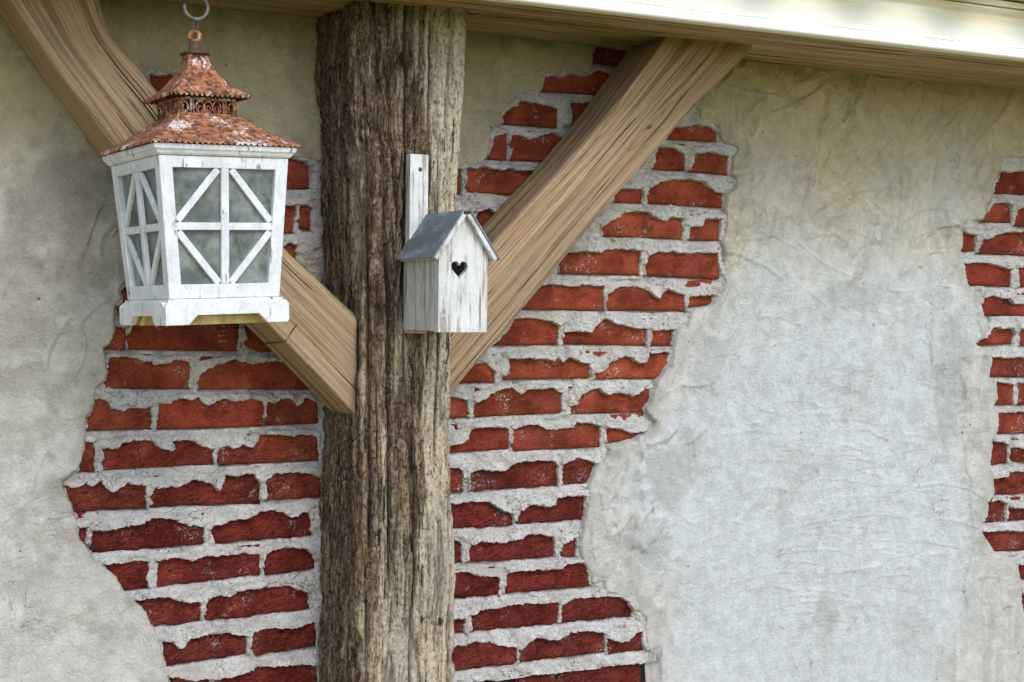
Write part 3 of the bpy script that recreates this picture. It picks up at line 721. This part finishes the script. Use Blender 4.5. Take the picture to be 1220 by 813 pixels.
def timber(name, mat, Lc, Uc, y0, y1, parent=None, step=.006, r=.004, wob=.0012, knots=(), disp=None, seed=0):
    "Lc, Uc: the two edge curves in (x,z) of the front face; y0 front, y1 back"
    ln_ = np.hypot(*np.diff(np.asarray(Lc), axis=0).T).sum(); n = max(3, int(ln_/step))
    L, U = resample(Lc, n), resample(Uc, n)
    wd = np.hypot(*(U-L).T).mean(); dp = y1-y0
    pr, s, nrm = perimeter(wd, dp, r, step)
    a = pr[:, 0]/wd; m_ = len(a)
    mid = (L+U)/2; ul = np.r_[0, np.cumsum(np.hypot(*np.diff(mid, axis=0).T))]
    ac = (U-L)/np.hypot(*(U-L).T)[:, None]
    pos = L[:, None, :]+(U-L)[:, None, :]*a[None, :, None]
    Ug, Sg = np.broadcast_arrays(ul[:, None], s[None, :])
    d = wob*fbm(Ug*5+seed, Sg*9+seed, 80+seed, 3)+wob*.5*fbm(Ug*6, Sg*90, 85+seed, 2)
    # edges are worn unevenly
    d = d - .002*np.abs(fbm(Ug*14, Sg*0+a[None]*9, 88+seed, 3))*(np.abs(nrm[:, 0]*nrm[:, 1]) > .05)[None, :]
    if disp is not None: d = d+disp(Ug, Sg, a[None, :]+0*Ug, pr, nrm)
    X_ = pos[..., 0]+ac[:, None, 0]*nrm[None, :, 0]*d; Z_ = pos[..., 1]+ac[:, None, 1]*nrm[None, :, 0]*d
    Y_ = y0+pr[None, :, 1]+nrm[None, :, 1]*d
    V = np.stack([X_, Y_, Z_], -1).reshape(-1, 3)
    f = grid_faces(n, m_, True)
    # knots bend the grain
    vv = Sg.copy().astype(float)
    for (ku, ks, kr) in knots:
        q = np.hypot((Ug-ku)/2.2, Sg-ks); e = np.exp(-(q/kr)**2)
        vv = vv+np.sign(Sg-ks)*(np.sqrt((Sg-ks)**2+kr**2*.8)-np.abs(Sg-ks))*e*-1.0+.25*np.hypot((Ug-ku)/1.6, Sg-ks)*np.exp(-(q/(kr*.8))**2)
    me = pydata(V, f); kk = 0*Ug
    for (ku, ks, kr) in knots: kk = np.maximum(kk, sstep(1.15, .6, np.hypot((Ug-ku)/(kr*.30), (Sg-ks)/(kr*.22))+.3*fbm(Ug*150, Sg*150, 91, 2)))
    vattr(me, 'knot', kk.ravel())
    uv = me.uv_layers.new(name='UVMap'); li = np.empty(len(me.loops), int); me.loops.foreach_get('vertex_index', li)
    UV = np.stack([Ug+seed*3.1, vv+seed*1.7], -1).reshape(-1, 2)[li]
    uv.data.foreach_set('uv', UV.astype(np.float32).ravel())
    # end caps
    bm_ = bmesh.new(); bm_.from_mesh(me); bm_.verts.ensure_lookup_table()
    bm_.faces.new([bm_.verts[i] for i in range(m_)][::-1]); bm_.faces.new([bm_.verts[(n-1)*m_+i] for i in range(m_)])
    bmesh.ops.recalc_face_normals(bm_, faces=bm_.faces); bm_.to_mesh(me); bm_.free()
    o = link(name, me, mat, parent, True)
    return o, (X_, Y_, Z_, Ug, Sg)

# ------------------------------------------------------------------ roof edge: beam, fascia, tiles
ZB = 2.085
o, _ = timber('roof_beam', M['beam'], [(-3, ZB), (.5, ZB), (1.5, ZB), (3, ZB), (6, ZB)], [(-3, ZB+.2), (.5, ZB+.2), (1.5, ZB+.2), (3, ZB+.2), (6, ZB+.2)], -.335, -.0, None, .02, .006, .002, seed=5)
tag(o, 'long horizontal oak beam under the eaves above the post and both braces', 'beam')
fas = empty('eaves_fascia', (1.6, -.335, 2.07), 'cream painted fascia board with a bright white drip edge along the eaves', 'fascia')
def ext(name, prof, x0, x1, mat, parent, off):
    "extrude (y,z) profile along x"
    bb = BM(); bb.prism([(x0-off[0], y-off[1], z-off[2]) for y, z in prof], None, (x1-x0, 0, 0)); return bb.build(name, mat, parent, bevel=.0015)
off = (1.6, -.335, 2.07)
ext('board', [(-.337, 2.094), (-.353, 2.094), (-.356, 2.150), (-.366, 2.158), (-.366, 2.163), (-.337, 2.163)], -3, 6, M['fascia'], fas, off)
ext('drip_edge', [(-.337, 2.0735), (-.357, 2.0735), (-.3600, 2.0765), (-.3600, 2.0915), (-.353, 2.0935), (-.337, 2.0935)], -3, 6, M['drip'], fas, off)
ext('rim', [(-.30, 2.1645), (-.372, 2.1645), (-.374, 2.1745), (-.30, 2.1745)], -3, 6, M['fascia'], fas, off)
roof = empty('tiled_roof', (1.6, -.4, 2.2), 'tiled roof edge with dark purple tiles just above the cream fascia', 'roof')
ext('soffit_board', [(-.33, 2.178), (-.40, 2.178), (-.40, 2.20), (.2, 2.60), (.2, 2.5)], -3, 6, M['fascia'], roof, (1.6, -.4, 2.2))
ext('roof_deck', [(-.40, 2.215), (3.0, 4.4), (3.0, 4.3), (-.30, 2.205)], -3, 6, M['block'], roof, (1.6, -.4, 2.2))
me = None
q = P(1217, 4, -.43)
for k in range(-14, 12):
    x = q[0]+.0+k*.215
    if me is None:
        bb = BM(); n = 20
        R = []
        for (yy, zz) in ((0, 0), (.32, .205)):
            row = []
            for s_ in (0, 1):
                for i in range(n+1):
                    t_ = i/n; z_ = .028*math.cos(2*math.pi*t_)*-1*.9
                    row.append(bb.b.verts.new((-.11+.225*t_, yy, zz+z_+s_*.014)))
            R.append(row)
        for a_, b_ in ((0, 0), (n+1, n+1)):
            for i in range(n): bb.b.faces.new([R[0][a_+i], R[0][a_+i+1], R[1][a_+i+1], R[1][a_+i]])
        for rw in R:
            for i in range(n): bb.b.faces.new([rw[i], rw[i+1], rw[n+2+i], rw[n+1+i]])
        for i in (0, n): bb.b.faces.new([R[0][i], R[0][n+1+i], R[1][n+1+i], R[1][i]])
        o = bb.build('roof_tile', M['tile'], roof, True); me = o.data
    else:
        o = bpy.data.objects.new('roof_tile', me); C.objects.link(o); o.parent = roof
    o.location = (x-1.6, -.43+.4, q[2]+.030-2.2)

# ------------------------------------------------------------------ post
def post_disp(U, Sg, a, pr, nrm):
    x = Sg
    fib = np.abs(fbm(x*42, U*3.2, 101, 4)); fib2 = fbm(x*150, U*14, 104, 3)
    plate = fbm(x*16, U*2.2, 107, 4)
    hc = fbm(x*30, U*70, 110, 3)
    bare = POSTBARE(a, U, pr)
    d = -.012*sstep(.20, .0, fib)*(1-.55*bare)+.006*plate+.003*fib2*(1-.5*bare)+.0035*fbm(x*60, U*22, 109, 4)*(1-.8*bare)-.0022*sstep(.35, .6, hc)*(1-bare)-.006*bare
    d += .006*fbm(U*2.5, x*3, 113, 2)+.0016*fbm(x*110, U*75, 117, 3)
    # the deep shakes on the left flank and down the front
    for s0, am, wd, u0, u1 in SHAKES:
        d = d-am*np.exp(-((x-s0-.006*fbm(U*4, U*0+s0*50, 115, 3))/wd)**2)*sstep(u0-.05, u0+.03, U)*sstep(u1+.05, u1-.03, U)
    return d
def POSTBARE(a, U, pr):
    front = (pr[None, :, 1] < .05)*1.
    n = fbm(a*6, U*6, 120, 4)
    edge = .63+.05*n
    lo = sstep(.55, .15, U)         # lower part: bare wood reaches further left
    m1 = sstep(edge-.02, edge+.02, a)
    m2 = sstep(-.05, .30, fbm(a*9, U*3.0, 124, 4)+.18)*lo*sstep(.08, .2, a)
    m3 = sstep(.35, .6, fbm(a*8, U*4.0, 127, 3))*.8
    return np.clip(np.maximum(np.maximum(m1, m2), m3)*(1-.9*sstep(.02, .08, pr[None, :, 1]+0*U)), 0, 1)+0*U
SHAKES = [(.63, .020, .0045, .70, 1.3), (.665, .012, .004, .0, .62), (.60, .010, .003, .2, 1.3), (.70, .009, .003, .5, 1.2), (.105, .010, .0022, .1, .55), (.125, .008, .002, .75, 1.25), (.148, .007, .002, .55, 1.0), (.085, .009, .0025, .8, 1.3), (.055, .010, .003, .35, .9), (.27, .010, .0022, 0, .6), (.30, .010, .002, .5, 1.15), (.225, .012, .003, .3, 1.2), (.02+.005, .008, .003, .2, 1.1), (.40, .006, .0025, .5, 1.3), (.38, .006, .002, .0, .5), (.335, .007, .0022, .2, .9)]
zt, zbm = 2.10, .0
Lp = [(.858, 0), (.858, .8), (.856, 1.0), (.856, 1.3), (.853, 1.5), (.848, 1.8), (.846, 2.10)]
Up = [(1.038, 0), (1.038, .8), (1.037, 1.0), (1.034, 1.2), (1.029, 1.3), (1.029, 1.5), (1.036, 1.8), (1.042, 2.10)]
# U runs from the ground up here; restrict the fine relief to the part in view by building two lengths
o, _ = timber('oak_post', M['post'], [(p[0], p[1]) for p in Lp if p[1] >= .8], [(p[0], p[1]) for p in Up if p[1] >= .8], -.205, .004, None, .0024, .016, .003, disp=post_disp, seed=2)
X_, Y_, Z_, Ug, Sg = _
wd_ = .17; pr, s, nrm = perimeter(np.hypot(*(resample([p for p in Up if p[1] >= .8], 50)-resample([p for p in Lp if p[1] >= .8], 50)).T).mean(), .209, .016, .0024)
a_ = (pr[:, 0]/pr[:, 0].max())[None]+0*Ug
vattr(o.data, 'bare', POSTBARE(a_, Ug, pr).ravel())
cv = sstep(.16, .0, np.abs(fbm(Sg*42, Ug*3.2, 101, 4)))*.6
for s0, am, wdd, u0, u1 in SHAKES:
    cv = np.maximum(cv, np.exp(-((Sg-s0-.006*fbm(Ug*4, Ug*0+s0*50, 115, 3))/wdd)**2)*sstep(u0-.05, u0+.03, Ug)*sstep(u1+.05, u1-.03, Ug))
fr = 1-sstep(.02, .08, pr[None, :, 1]+0*Ug)
pale = fr*sstep(.70, .15, Ug+.35*(.8-a_))*sstep(-.05, .3, fbm(a_*8, Ug*5, 131, 5)+.25*(a_-.3))*sstep(.15, .4, a_)*.85
for hx_, hz_, rx_, rz_ in ((504, 739, .0035, .007), (526, 741, .005, .009), (451, 640, .004, .014)):
    q = P(hx_, hz_, -.205); uu = q[2]-.8
    cv = np.maximum(cv, sstep(1.2, .7, np.hypot((X_-q[0])/rx_, (Ug-uu)/rz_)+.25*fbm(Sg*200, Ug*120, 133, 2))*fr)
vattr(o.data, 'cavity', cv.ravel()); vattr(o.data, 'pale', pale.ravel())
tag(o, 'thick weathered oak post with rough dark bark and a pale bare right edge', 'post')
foot, _ = timber('post_foot', M['post'], [(.858, 0), (.858, .4), (.858, .797)], [(1.027, 0), (1.027, .4), (1.027, .797)], -.205, .004, None, .03, .012, .002, seed=3)
foot.parent = o

# ------------------------------------------------------------------ braces
YF, YB = -.172, -.045
Uu = PX([(92, -75), (103, -45), (110, -20), (117, 0), (129, 34), (153, 68), (187, 107), (230, 163), (285, 232), (339, 295), (383, 337), (425, 377)], YF)
Ll = PX([(-22, -65), (-12, -45), (0, -22), (15, 2), (51, 56), (93, 115), (139, 178), (200, 255), (255, 318), (309, 378), (339, 408), (424, 496)], YF)
o, _ = timber('oak_brace', M['oak'], Ll, Uu, YF, YB, None, .005, .004, .0016, seed=1)
BRL = o
tag(o, 'curved oak brace passing behind the hanging lantern into the left side of the post', 'brace', 'oak braces')
Ur = PX([(815, 12), (786, 55), (757, 95), (728, 134), (684, 186), (632, 242), (582, 297), (500, 388)], YF)
Lr = PX([(930, 10), (889, 66), (843, 112), (795, 164), (715, 257), (609, 385), (530, 478), (512, 500)], YF)
o, _ = timber('oak_brace', M['oak'], Lr, Ur, YF, YB, None, .005, .004, .0018, knots=((.30, .052, .022),), seed=9)
tag(o, 'straight oak brace with a knot rising right from behind the birdhouse to the beam', 'brace', 'oak braces')

# dark crack line across the lower corner of the left brace, built as a tube
def proj(p):
    c_ = Rw.T @ (np.asarray(p, float)-CAM); return CX-F_*c_[0]/c_[2], CY+F_*c_[1]/c_[2]
best = min(((math.dist(proj((q[0], y_, q[1])), (316, 408)), q[0], y_, q[1]) for q in resample(Ll, 200) for y_ in np.linspace(YF, YB, 20)))
b = BM(); b.tube([P(354, 386, YF-.003), P(347, 396, YF-.0005), P(340, 407, YF-.0008), (best[1]*.98+P(339, 408, YF)[0]*.02, best[2], best[3]-.0008)], .0011, 6)
wi = b.build('crack_line', M['ironr'], BRL, True)
# ------------------------------------------------------------------ lantern
LC = dict(cx=.5611, cy=-.30, cz=1.7991, yaw=.1319, roll=-.0347, pit=-.0155)
def lan_M():
    # x,z roll ; y,z pitch ; x,y yaw
    r = LC['roll']; a = Matrix(((math.cos(r), 0, math.sin(r), 0), (0, 1, 0, 0), (-math.sin(r), 0, math.cos(r), 0), (0, 0, 0, 1)))
    p = LC['pit']; b_ = Matrix(((1, 0, 0, 0), (0, math.cos(p), -math.sin(p), 0), (0, math.sin(p), math.cos(p), 0), (0, 0, 0, 1)))
    y = LC['yaw']; c_ = Matrix(((math.cos(y), -math.sin(y), 0, 0), (math.sin(y), math.cos(y), 0, 0), (0, 0, 1, 0), (0, 0, 0, 1)))
    return Matrix.Translation((LC['cx'], LC['cy'], LC['cz'])) @ c_ @ b_ @ a
lan = empty('hanging_lantern', (0, 0, 0), 'white wooden lantern with rusty two tier roof hanging from the hook left of the post', 'lantern')
lan.matrix_world = lan_M()
W1, W2, H = .0978, .0838, .1989
def face_pt(side, u, z, out=0.):
    "point on lantern side: u in -1..1 across, z 0..-H; side 0 front,1 right,2 back,3 left"
    w_ = W1+(W2-W1)*(-z/H); p = Vector((u*w_, -w_-out, z))
    return Matrix.Rotation(side*math.pi/2, 3, 'Z') @ p
def bar(side, p0, p1, wd, o0, o1, e0=None, e1=None):
    "board on a side between (u,z) points p0,p1 with width wd (m), from out=o0 (inner) to o1 (outer)"
    w0 = W1+(W2-W1)*(-p0[1]/H); w1 = W1+(W2-W1)*(-p1[1]/H)
    a = Vector((p0[0]*w0, p0[1])); b_ = Vector((p1[0]*w1, p1[1])); t = (b_-a).normalized(); n_ = Vector((-t.y, t.x))*wd/2
    cs = [a-n_, b_-n_, b_+n_, a+n_]
    def pt(c, o): 
        ww = W1+(W2-W1)*(-c.y/H); return face_pt(side, c.x/ww, c.y, o)
    return [pt(c, o0) for c in cs]+[pt(c, o1) for c in cs]
SW = .019
for side in range(4):
    for sg in (-1, 1):
        bb = BM(); cs = []
        for (uo, z) in ((0, 0), (0, -H)):
            ww = W1+(W2-W1)*(-z/H)
            pass
        z0, z1 = 0, -H
        def stile(z, inner):
            ww = W1+(W2-W1)*(-z/H); return sg*(1-(SW/ww if inner else 0))
        q = [face_pt(side, stile(z0, 0)*1.0, z0, o_) for o_ in (-.012, 0)]
        v8 = []
        for o_ in (-.010, 0.0):
            f_ = .0 if o_ == 0 else .10
            v8 += [face_pt(side, stile(z1, 0)*(1-f_), z1, o_), face_pt(side, stile(z1, 1), z1, o_), face_pt(side, stile(z0, 1), z0, o_), face_pt(side, stile(z0, 0)*(1-f_), z0, o_)]
        bb.hexa(v8); bb.build('stile', M['lantern'], lan, bevel=.0012)
    for (za, zb_) in ((0, -.0165), (-H, -H+.020)):
        bb = BM(); bb.hexa(bar(side, (-.99+2*.008/W1, (za+zb_)/2), (.99-2*.008/W1, (za+zb_)/2), abs(za-zb_), -.010, -.0008)); bb.build('rail', M['lantern'], lan, bevel=.001)
    zt_, zb_ = -.0165, -H+.020; zm = (zt_+zb_)/2
    ui = 1-SW/((W1+W2)/2)
    bb = BM(); bb.hexa(bar(side, (0, zt_), (0, zb_), .0115, -.007, -.0005)); bb.build('glazing_bar', M['lantern'], lan, bevel=.0008)
    for sg in (-1, 1):
        bb = BM(); bb.hexa(bar(side, (sg*.065, zm), (sg*ui, zm), .0105, -.007, -.0013)); bb.build('glazing_bar', M['lantern'], lan, bevel=.0008)
        for ze in (zt_, zb_):
            s_ = 1 if ze == zt_ else -1
            bb = BM(); bb.hexa(bar(side, (sg*.105, ze-s_*.001), (sg*(ui-.02), zm+s_*.0075), .0100, -.007, -.0017)); bb.build('glazing_bar', M['lantern'], lan, bevel=.0008)
    bb = BM(); a = [face_pt(side, -ui, zt_, -.009), face_pt(side, ui, zt_, -.009), face_pt(side, ui, zb_, -.009), face_pt(side, -ui, zb_, -.009)]
    b2 = [face_pt(side, -ui, zt_, -.0075), face_pt(side, ui, zt_, -.0075), face_pt(side, ui, zb_, -.0075), face_pt(side, -ui, zb_, -.0075)]
    bb.hexa([a[3], a[2], a[1], a[0], b2[3], b2[2], b2[1], b2[0]]); bb.build('glass_pane', M['glass'], lan)
def frustum(bb, levels, closed=True):
    "square rings (halfwidth, z); adds skin between"
    rings = []
    for hw, z in levels:
        rings.append([bb.b.verts.new(p) for p in ((-hw, -hw, z), (hw, -hw, z), (hw, hw, z), (-hw, hw, z))])
    for a, b_ in zip(rings, rings[1:]):
        for k in range(4): bb.b.faces.new([a[k], a[(k+1) % 4], b_[(k+1) % 4], b_[k]])
    if closed: bb.b.faces.new(rings[0][::-1]); bb.b.faces.new(rings[-1])
    return bb
# cornice moulding under the roof, and skirt boards with their cut-outs
b = frustum(BM(), [(W1+.0015, .0005), (W1+.004, .003), (W1+.006, .0065), (W1+.0085, .0085), (W1+.0095, .0125), (W1+.0095, .0155), (W1-.02, .0155)]); b.build('cornice', M['lantern'], lan, bevel=.0008)
b = frustum(BM(), [(W2-.004, -H-.006), (W2+.0035, -H-.006), (W2+.0035, -H-.0005), (W2-.01, -H-.0005)]); b.build('base_ledge', M['lantern'], lan, bevel=.001)
for side in range(4):
    R3 = Matrix.Rotation(side*math.pi/2, 3, 'Z'); e = W2+.010; zt_ = -H-.004; zb_ = -H-.037
    hw = e-(0 if side % 2 == 0 else .0092)
    pr_ = [(-hw, zt_-.006), (-hw+.004, zt_-.001), (-hw+.008, zt_), (hw-.008, zt_), (hw-.004, zt_-.001), (hw, zt_-.006), (hw, zb_+.004), (hw-.003, zb_), (hw-.034, zb_), (hw-.047, zb_+.0135), (-hw+.047, zb_+.0135), (-hw+.034, zb_), (-hw, zb_)]
    bb = BM(); bb.prism([R3 @ Vector((x, -e, z)) for x, z in pr_], None, R3 @ Vector((0, .009, 0))); bb.build('skirt_board', M['lantern'], lan, bevel=.001)
b = BM(); b.box((0, 0, -H-.011), (W2*2-.006, W2*2-.006, .008)); b.build('floor_board', M['yellow'], lan)
for y_ in (-.052, .045):
    b = BM(); b.box((0, y_, -H-.0265), (W2*2-.012, .022, .022)); b.build('batten', M['yellow'], lan, bevel=.001)
# lower roof: hipped sheet with a scalloped hanging edge
def roof_sheet(name, prof, n_sc, drop, th=.0012):
    "prof: list (halfwidth,z) from eave to top; scallops hang from the eave"
    bb = BM(); n = n_sc*4
    rings = []
    for hw, z in prof:
        rg = []
        for k in range(4):
            R3 = Matrix.Rotation(k*math.pi/2, 3, 'Z')
            for i in range(n): rg.append(R3 @ Vector((-hw+2*hw*i/n, -hw, z)))
        rings.append(rg)
    hw, z = prof[0]; lo = []
    for k in range(4):
        R3 = Matrix.Rotation(k*math.pi/2, 3, 'Z')
        for i in range(n): lo.append(R3 @ Vector((-hw+2*hw*i/n, -hw-.0008, z-drop*(.25+.75*abs(math.sin(math.pi*i*n_sc/n))**.7))))
    rings = [lo]+rings
    outer = [[bb.b.verts.new(p) for p in r_] for r_ in rings]
    inner = [[bb.b.verts.new(Vector((p.x*(1-th/hw*1.2), p.y*(1-th/hw*1.2), p.z-th*(i > 0)))) for p in r_] for i, r_ in enumerate(rings)]
    for g in (outer, inner):
        for a, b_ in zip(g, g[1:]):
            for k in range(4*n): bb.b.faces.new([a[k], a[(k+1) % (4*n)], b_[(k+1) % (4*n)], b_[k]])
    for r1, r2 in ((outer[0], inner[0]), (outer[-1], inner[-1])):
        for k in range(4*n): bb.b.faces.new([r1[k], r1[(k+1) % (4*n)], r2[(k+1) % (4*n)], r2[k]])
    return bb.build(name, M['rust'], lan)
roof_sheet('roof_tier', [(W1+.0135, .0195), (W1-.003, .0285), (.071, .044), (.053, .0585), (.049, .0625)], 26, .0042)
# gallery: pierced band
G0, G1, gw = .0615, .0895, .0445
for side in range(4):
    R3 = Matrix.Rotation(side*math.pi/2, 3, 'Z'); bb = BM()
    def gb(x, z, dx, dz, y=-gw, th=.002): bb.hexa([R3 @ Vector(p) for p in ((x-dx, y, z-dz), (x+dx, y, z-dz), (x+dx, y+th, z-dz), (x-dx, y+th, z-dz), (x-dx, y, z+dz), (x+dx, y, z+dz), (x+dx, y+th, z+dz), (x-dx, y+th, z+dz))])
    gb(0, G0+.0025, gw-.0022, .0028); gb(0, G1-.002, gw-.0022, .0022)
    for x in (-gw+.0045, -gw+.0125+.006, -.0235+.0, .0235, gw-.0185, gw-.0045): gb(x, (G0+G1)/2, .0020, (G1-G0)/2-.004, -gw+.0003)
    for x in (-.0125, 0, .0125):
        pts = []
        for k in range(13):
            t_ = k/12*2*math.pi; pts.append(R3 @ Vector((x+.0062*math.sin(t_), -gw+.0012, (G0+G1)/2+.0088*math.cos(t_))))
        bb.tube(pts, .0013, 6, False)
        pts = [R3 @ Vector((x+.003*math.sin(t_), -gw+.0012, (G0+G1)/2-.002+.0042*math.cos(t_))) for t_ in [j*math.pi/4 for j in range(9)]]
        bb.tube(pts, .0009, 5, False)
    for sg in (-1, 1):
        pts = [R3 @ Vector((sg*(.0355)+.0045*math.sin(t_)*1., -gw+.0012, (G0+G1)/2+.0075*math.cos(t_))) for t_ in [j*math.pi/5 for j in range(11)]]
        bb.tube(pts, .0011, 6, False)
    bb.build('pierced_gallery', M['rust'], lan, True)
roof_sheet('roof_tier', [(.0585, .0950), (.0500, .1000), (.0375, .1105), (.0255, .1255), (.0165, .1430), (.0135, .158)], 15, .0058)
b = BM(); rings = []
prf = [(.0005, .1565), (.0215, .1565), (.0225, .1580), (.0190, .1610), (.0095, .1630), (.0085, .170), (.0075, .1765)]
for r_, z in prf: rings.append([b.b.verts.new((r_*math.cos(k*math.pi/8), r_*math.sin(k*math.pi/8), z)) for k in range(16)])
for a, c_ in zip(rings, rings[1:]):
    for k in range(16): b.b.faces.new([a[k], a[(k+1) % 16], c_[(k+1) % 16], c_[k]])
b.b.faces.new(rings[-1]); b.b.faces.new(rings[0][::-1])
b.build('finial_cap', M['ironr'], lan, True)
b = BM(); ev = []
for k in range(17): ev.append((.0075*math.sin(k*math.pi/8), 0, .1835+.0075*math.cos(k*math.pi/8)))
b.tube(ev, .0036, 10, False); b.build('eyelet', M['rust'], lan, True)
# long wire ring from the eyelet up to the hook
ia = lan.matrix_world.inverted()
ringtop = Vector(P(233, 24, -.30)); hb = ia @ ringtop
e0 = Vector((0, 0, .1835))
b = BM(); mid = (e0+hb)/2; ax = (hb-e0); hl = ax.length/2+.0045; ax.normalize(); sdv = Vector((.93, .36, 0)); sdv = (sdv-ax*sdv.dot(ax)).normalized()
pts = []
for k in range(33):
    t_ = k/32*2*math.pi; pts.append(mid+ax*math.cos(t_)*hl+sdv*math.copysign(abs(math.sin(t_))**.75, math.sin(t_))*.0048)
b.tube(pts, .0013, 8, False); b.build('wire_ring', M['ironr'], lan, True)

# hook screwed into the beam
hk = P(233.5, 9, -.30); hook = empty('ceiling_hook', (hk[0], -.30, ZB), 'curled grey iron hook under the beam holding the lantern', 'hook')
b = BM(); R_ = .0172; pts = []
for k in range(30):
    a = math.radians(168+k*(352-168+68)/29.); pts.append((R_*math.cos(a), 0, hk[2]-ZB+R_*math.sin(a)))
x_, _, z_ = pts[-1]
top = [(x_*.55, 0, z_+.006), (x_*.15, 0, z_+.011), (0, 0, z_+.018), (0, 0, .01)]
b.tube(pts+top, [.0018]+[.0031]*(len(pts)+len(top)-1), 10); b.build('hook_bend', M['iron'], hook, True)
b = BM(); b.tube([(0, 0, -.004), (0, 0, .001)], .009, 14); b.build('collar', M['ironr'], hook, False)

# ------------------------------------------------------------------ birdhouse
YBF, YBB = -.36, -.226
ol = P(522, 396, YBF); bx0, bz0 = ol[0], ol[2]; bw = .0835
zev, zap = P(520, 303, YBF)[2], P(551, 257, YBF)[2]
bh = empty('birdhouse', (bx0+bw/2, -.21, bz0), 'small whitewashed birdhouse with heart shaped hole and grey roof fixed to the post', 'birdhouse')
OB = Vector((bx0+bw/2, -.21, bz0)); hw = bw/2; ze, za = zev-bz0, zap-bz0; yf, yb = YBF+.21, YBB+.21
# front with heart hole
b = BM(); bm_ = b.b
out = [(-hw, 0), (hw, 0), (hw, ze), (0, za), (-hw, ze)]
hp = P(547.5, 320.5, YBF); hx, hz = hp[0]-OB.x, hp[2]-OB.z
heart = []
for k in range(40):
    t_ = k/40*2*math.pi; heart.append((hx+.00088*16*math.sin(t_)**3, hz+.00098*(13*math.cos(t_)-5*math.cos(2*t_)-2*math.cos(3*t_)-math.cos(4*t_))))
ed = []
for loop in (out, heart):
    vv = [bm_.verts.new((x, yf, z)) for x, z in loop]
    ed += [bm_.edges.new((vv[i], vv[(i+1) % len(vv)])) for i in range(len(vv))]
bmesh.ops.triangle_fill(bm_, use_beauty=True, use_dissolve=False, edges=ed)
bad = [f for f in bm_.faces if (lambda c_: (abs(c_.x-hx) < .012 and all(((v.co.x-hx)**2+(v.co.z-hz)**2) < .0145**2 for v in f.verts)))(f.calc_center_median())]
# keep triangles outside the heart only
def inheart(x, z):
    c_ = False
    for i in range(len(heart)):
        a_, b_ = heart[i], heart[(i+1) % len(heart)]
        if (a_[1] > z) != (b_[1] > z) and x < a_[0]+(z-a_[1])*(b_[0]-a_[0])/(b_[1]-a_[1]): c_ = not c_
    return c_
bmesh.ops.delete(bm_, geom=[f for f in bm_.faces if inheart(f.calc_center_median().x, f.calc_center_median().z)], context='FACES_ONLY')
r_ = bmesh.ops.extrude_face_region(bm_, geom=list(bm_.faces))
bmesh.ops.translate(bm_, vec=(0, .011, 0), verts=[v for v in r_['geom'] if isinstance(v, bmesh.types.BMVert)])
b.build('front_panel', M['box'], bh)
for sg in (-1, 1):
    b = BM(); b.box((sg*(hw-.005), (yf+.0113+yb)/2, (ze-.001)/2+.0005), (.0098, yb-yf-.0116, ze-.002)); b.build('side_panel', M['box'], bh, bevel=.0008)
b = BM(); b.box((0, (yf+.012+yb)/2, .0055), (bw-.022, yb-yf-.014, .009)); b.build('floor_panel', M['dark'], bh)
b = BM(); b.prism([(x*.98, yb-.0005, z*.985+.001) for x, z in out], None, (0, .009, 0)); b.build('back_panel', M['box'], bh)
# backing board rising above the roof, with its screw hole
bt = P(489, 184, -.228); bx_l, bx_r = P(489, 184, -.228)[0]-OB.x, P(511, 184, -.228)[0]-OB.x; bzt = bt[2]-OB.z
b = BM(); b.box(((bx_l+bx_r)/2, -.008+.0, (bzt-.004)/2+.0), (bx_r-bx_l, .019, bzt+.006)); bb_ = b.build('backing_board', M['box'], bh, bevel=.0015)
sp_ = P(501, 202, -.2285)
b = BM(); b.tube([(sp_[0]-OB.x, -.0185, sp_[2]-OB.z), (sp_[0]-OB.x, -.016, sp_[2]-OB.z)], .0034, 12); b.build('screw', M['ironr'], bh)
# roof: two slopes of board under grey felt
sl = Vector((hw, 0, ze-za)).normalized()
oy0, oy1 = yf-.012, -.012+.004
for sg in (-1, 1):
    d = Vector((sg*sl.x, 0, sl.z)); n_ = Vector((sg*-sl.z, 0, sl.x)); n_ = Vector((-sl.z*sg, 0, sl.x))
    ap = Vector((0, 0, za)); Ls = (Vector((hw, 0, ze))-Vector((0, 0, za))).length+.011
    def slab(nm, mt, o0, o1, l0, l1, ya, yb_, bev=.0008):
        q = [ap+d*l0+n_*o0, ap+d*l1+n_*o0, ap+d*l1+n_*o1, ap+d*l0+n_*o1]
        bb = BM(); bb.prism([(v.x, ya, v.z) for v in q], None, (0, yb_-ya, 0)); return bb.build(nm, mt, bh, bevel=bev)
    slab('roof_board', M['box'], .0005, .0075, .001, Ls, oy0+.001, oy1-.006)
    slab('roof_felt', M['slate'], .0078, .0100, -.003, Ls+.003, oy0-.001, oy1-.004, .0004)
# nails and wires on the beam, small things
nail = P(556, 23, -.20)
b = BM(); b.tube([(nail[0], -.200, ZB-.001), (nail[0]+.004, -.202, ZB-.006), (nail[0]+.016, -.205, ZB-.0055), (nail[0]+.019, -.205, ZB-.003)], .0011, 6)
tag(b.build('bent_nail', M['ironr'], None, True), 'small bent wire nail under the beam at the right top corner of the post', 'nail')
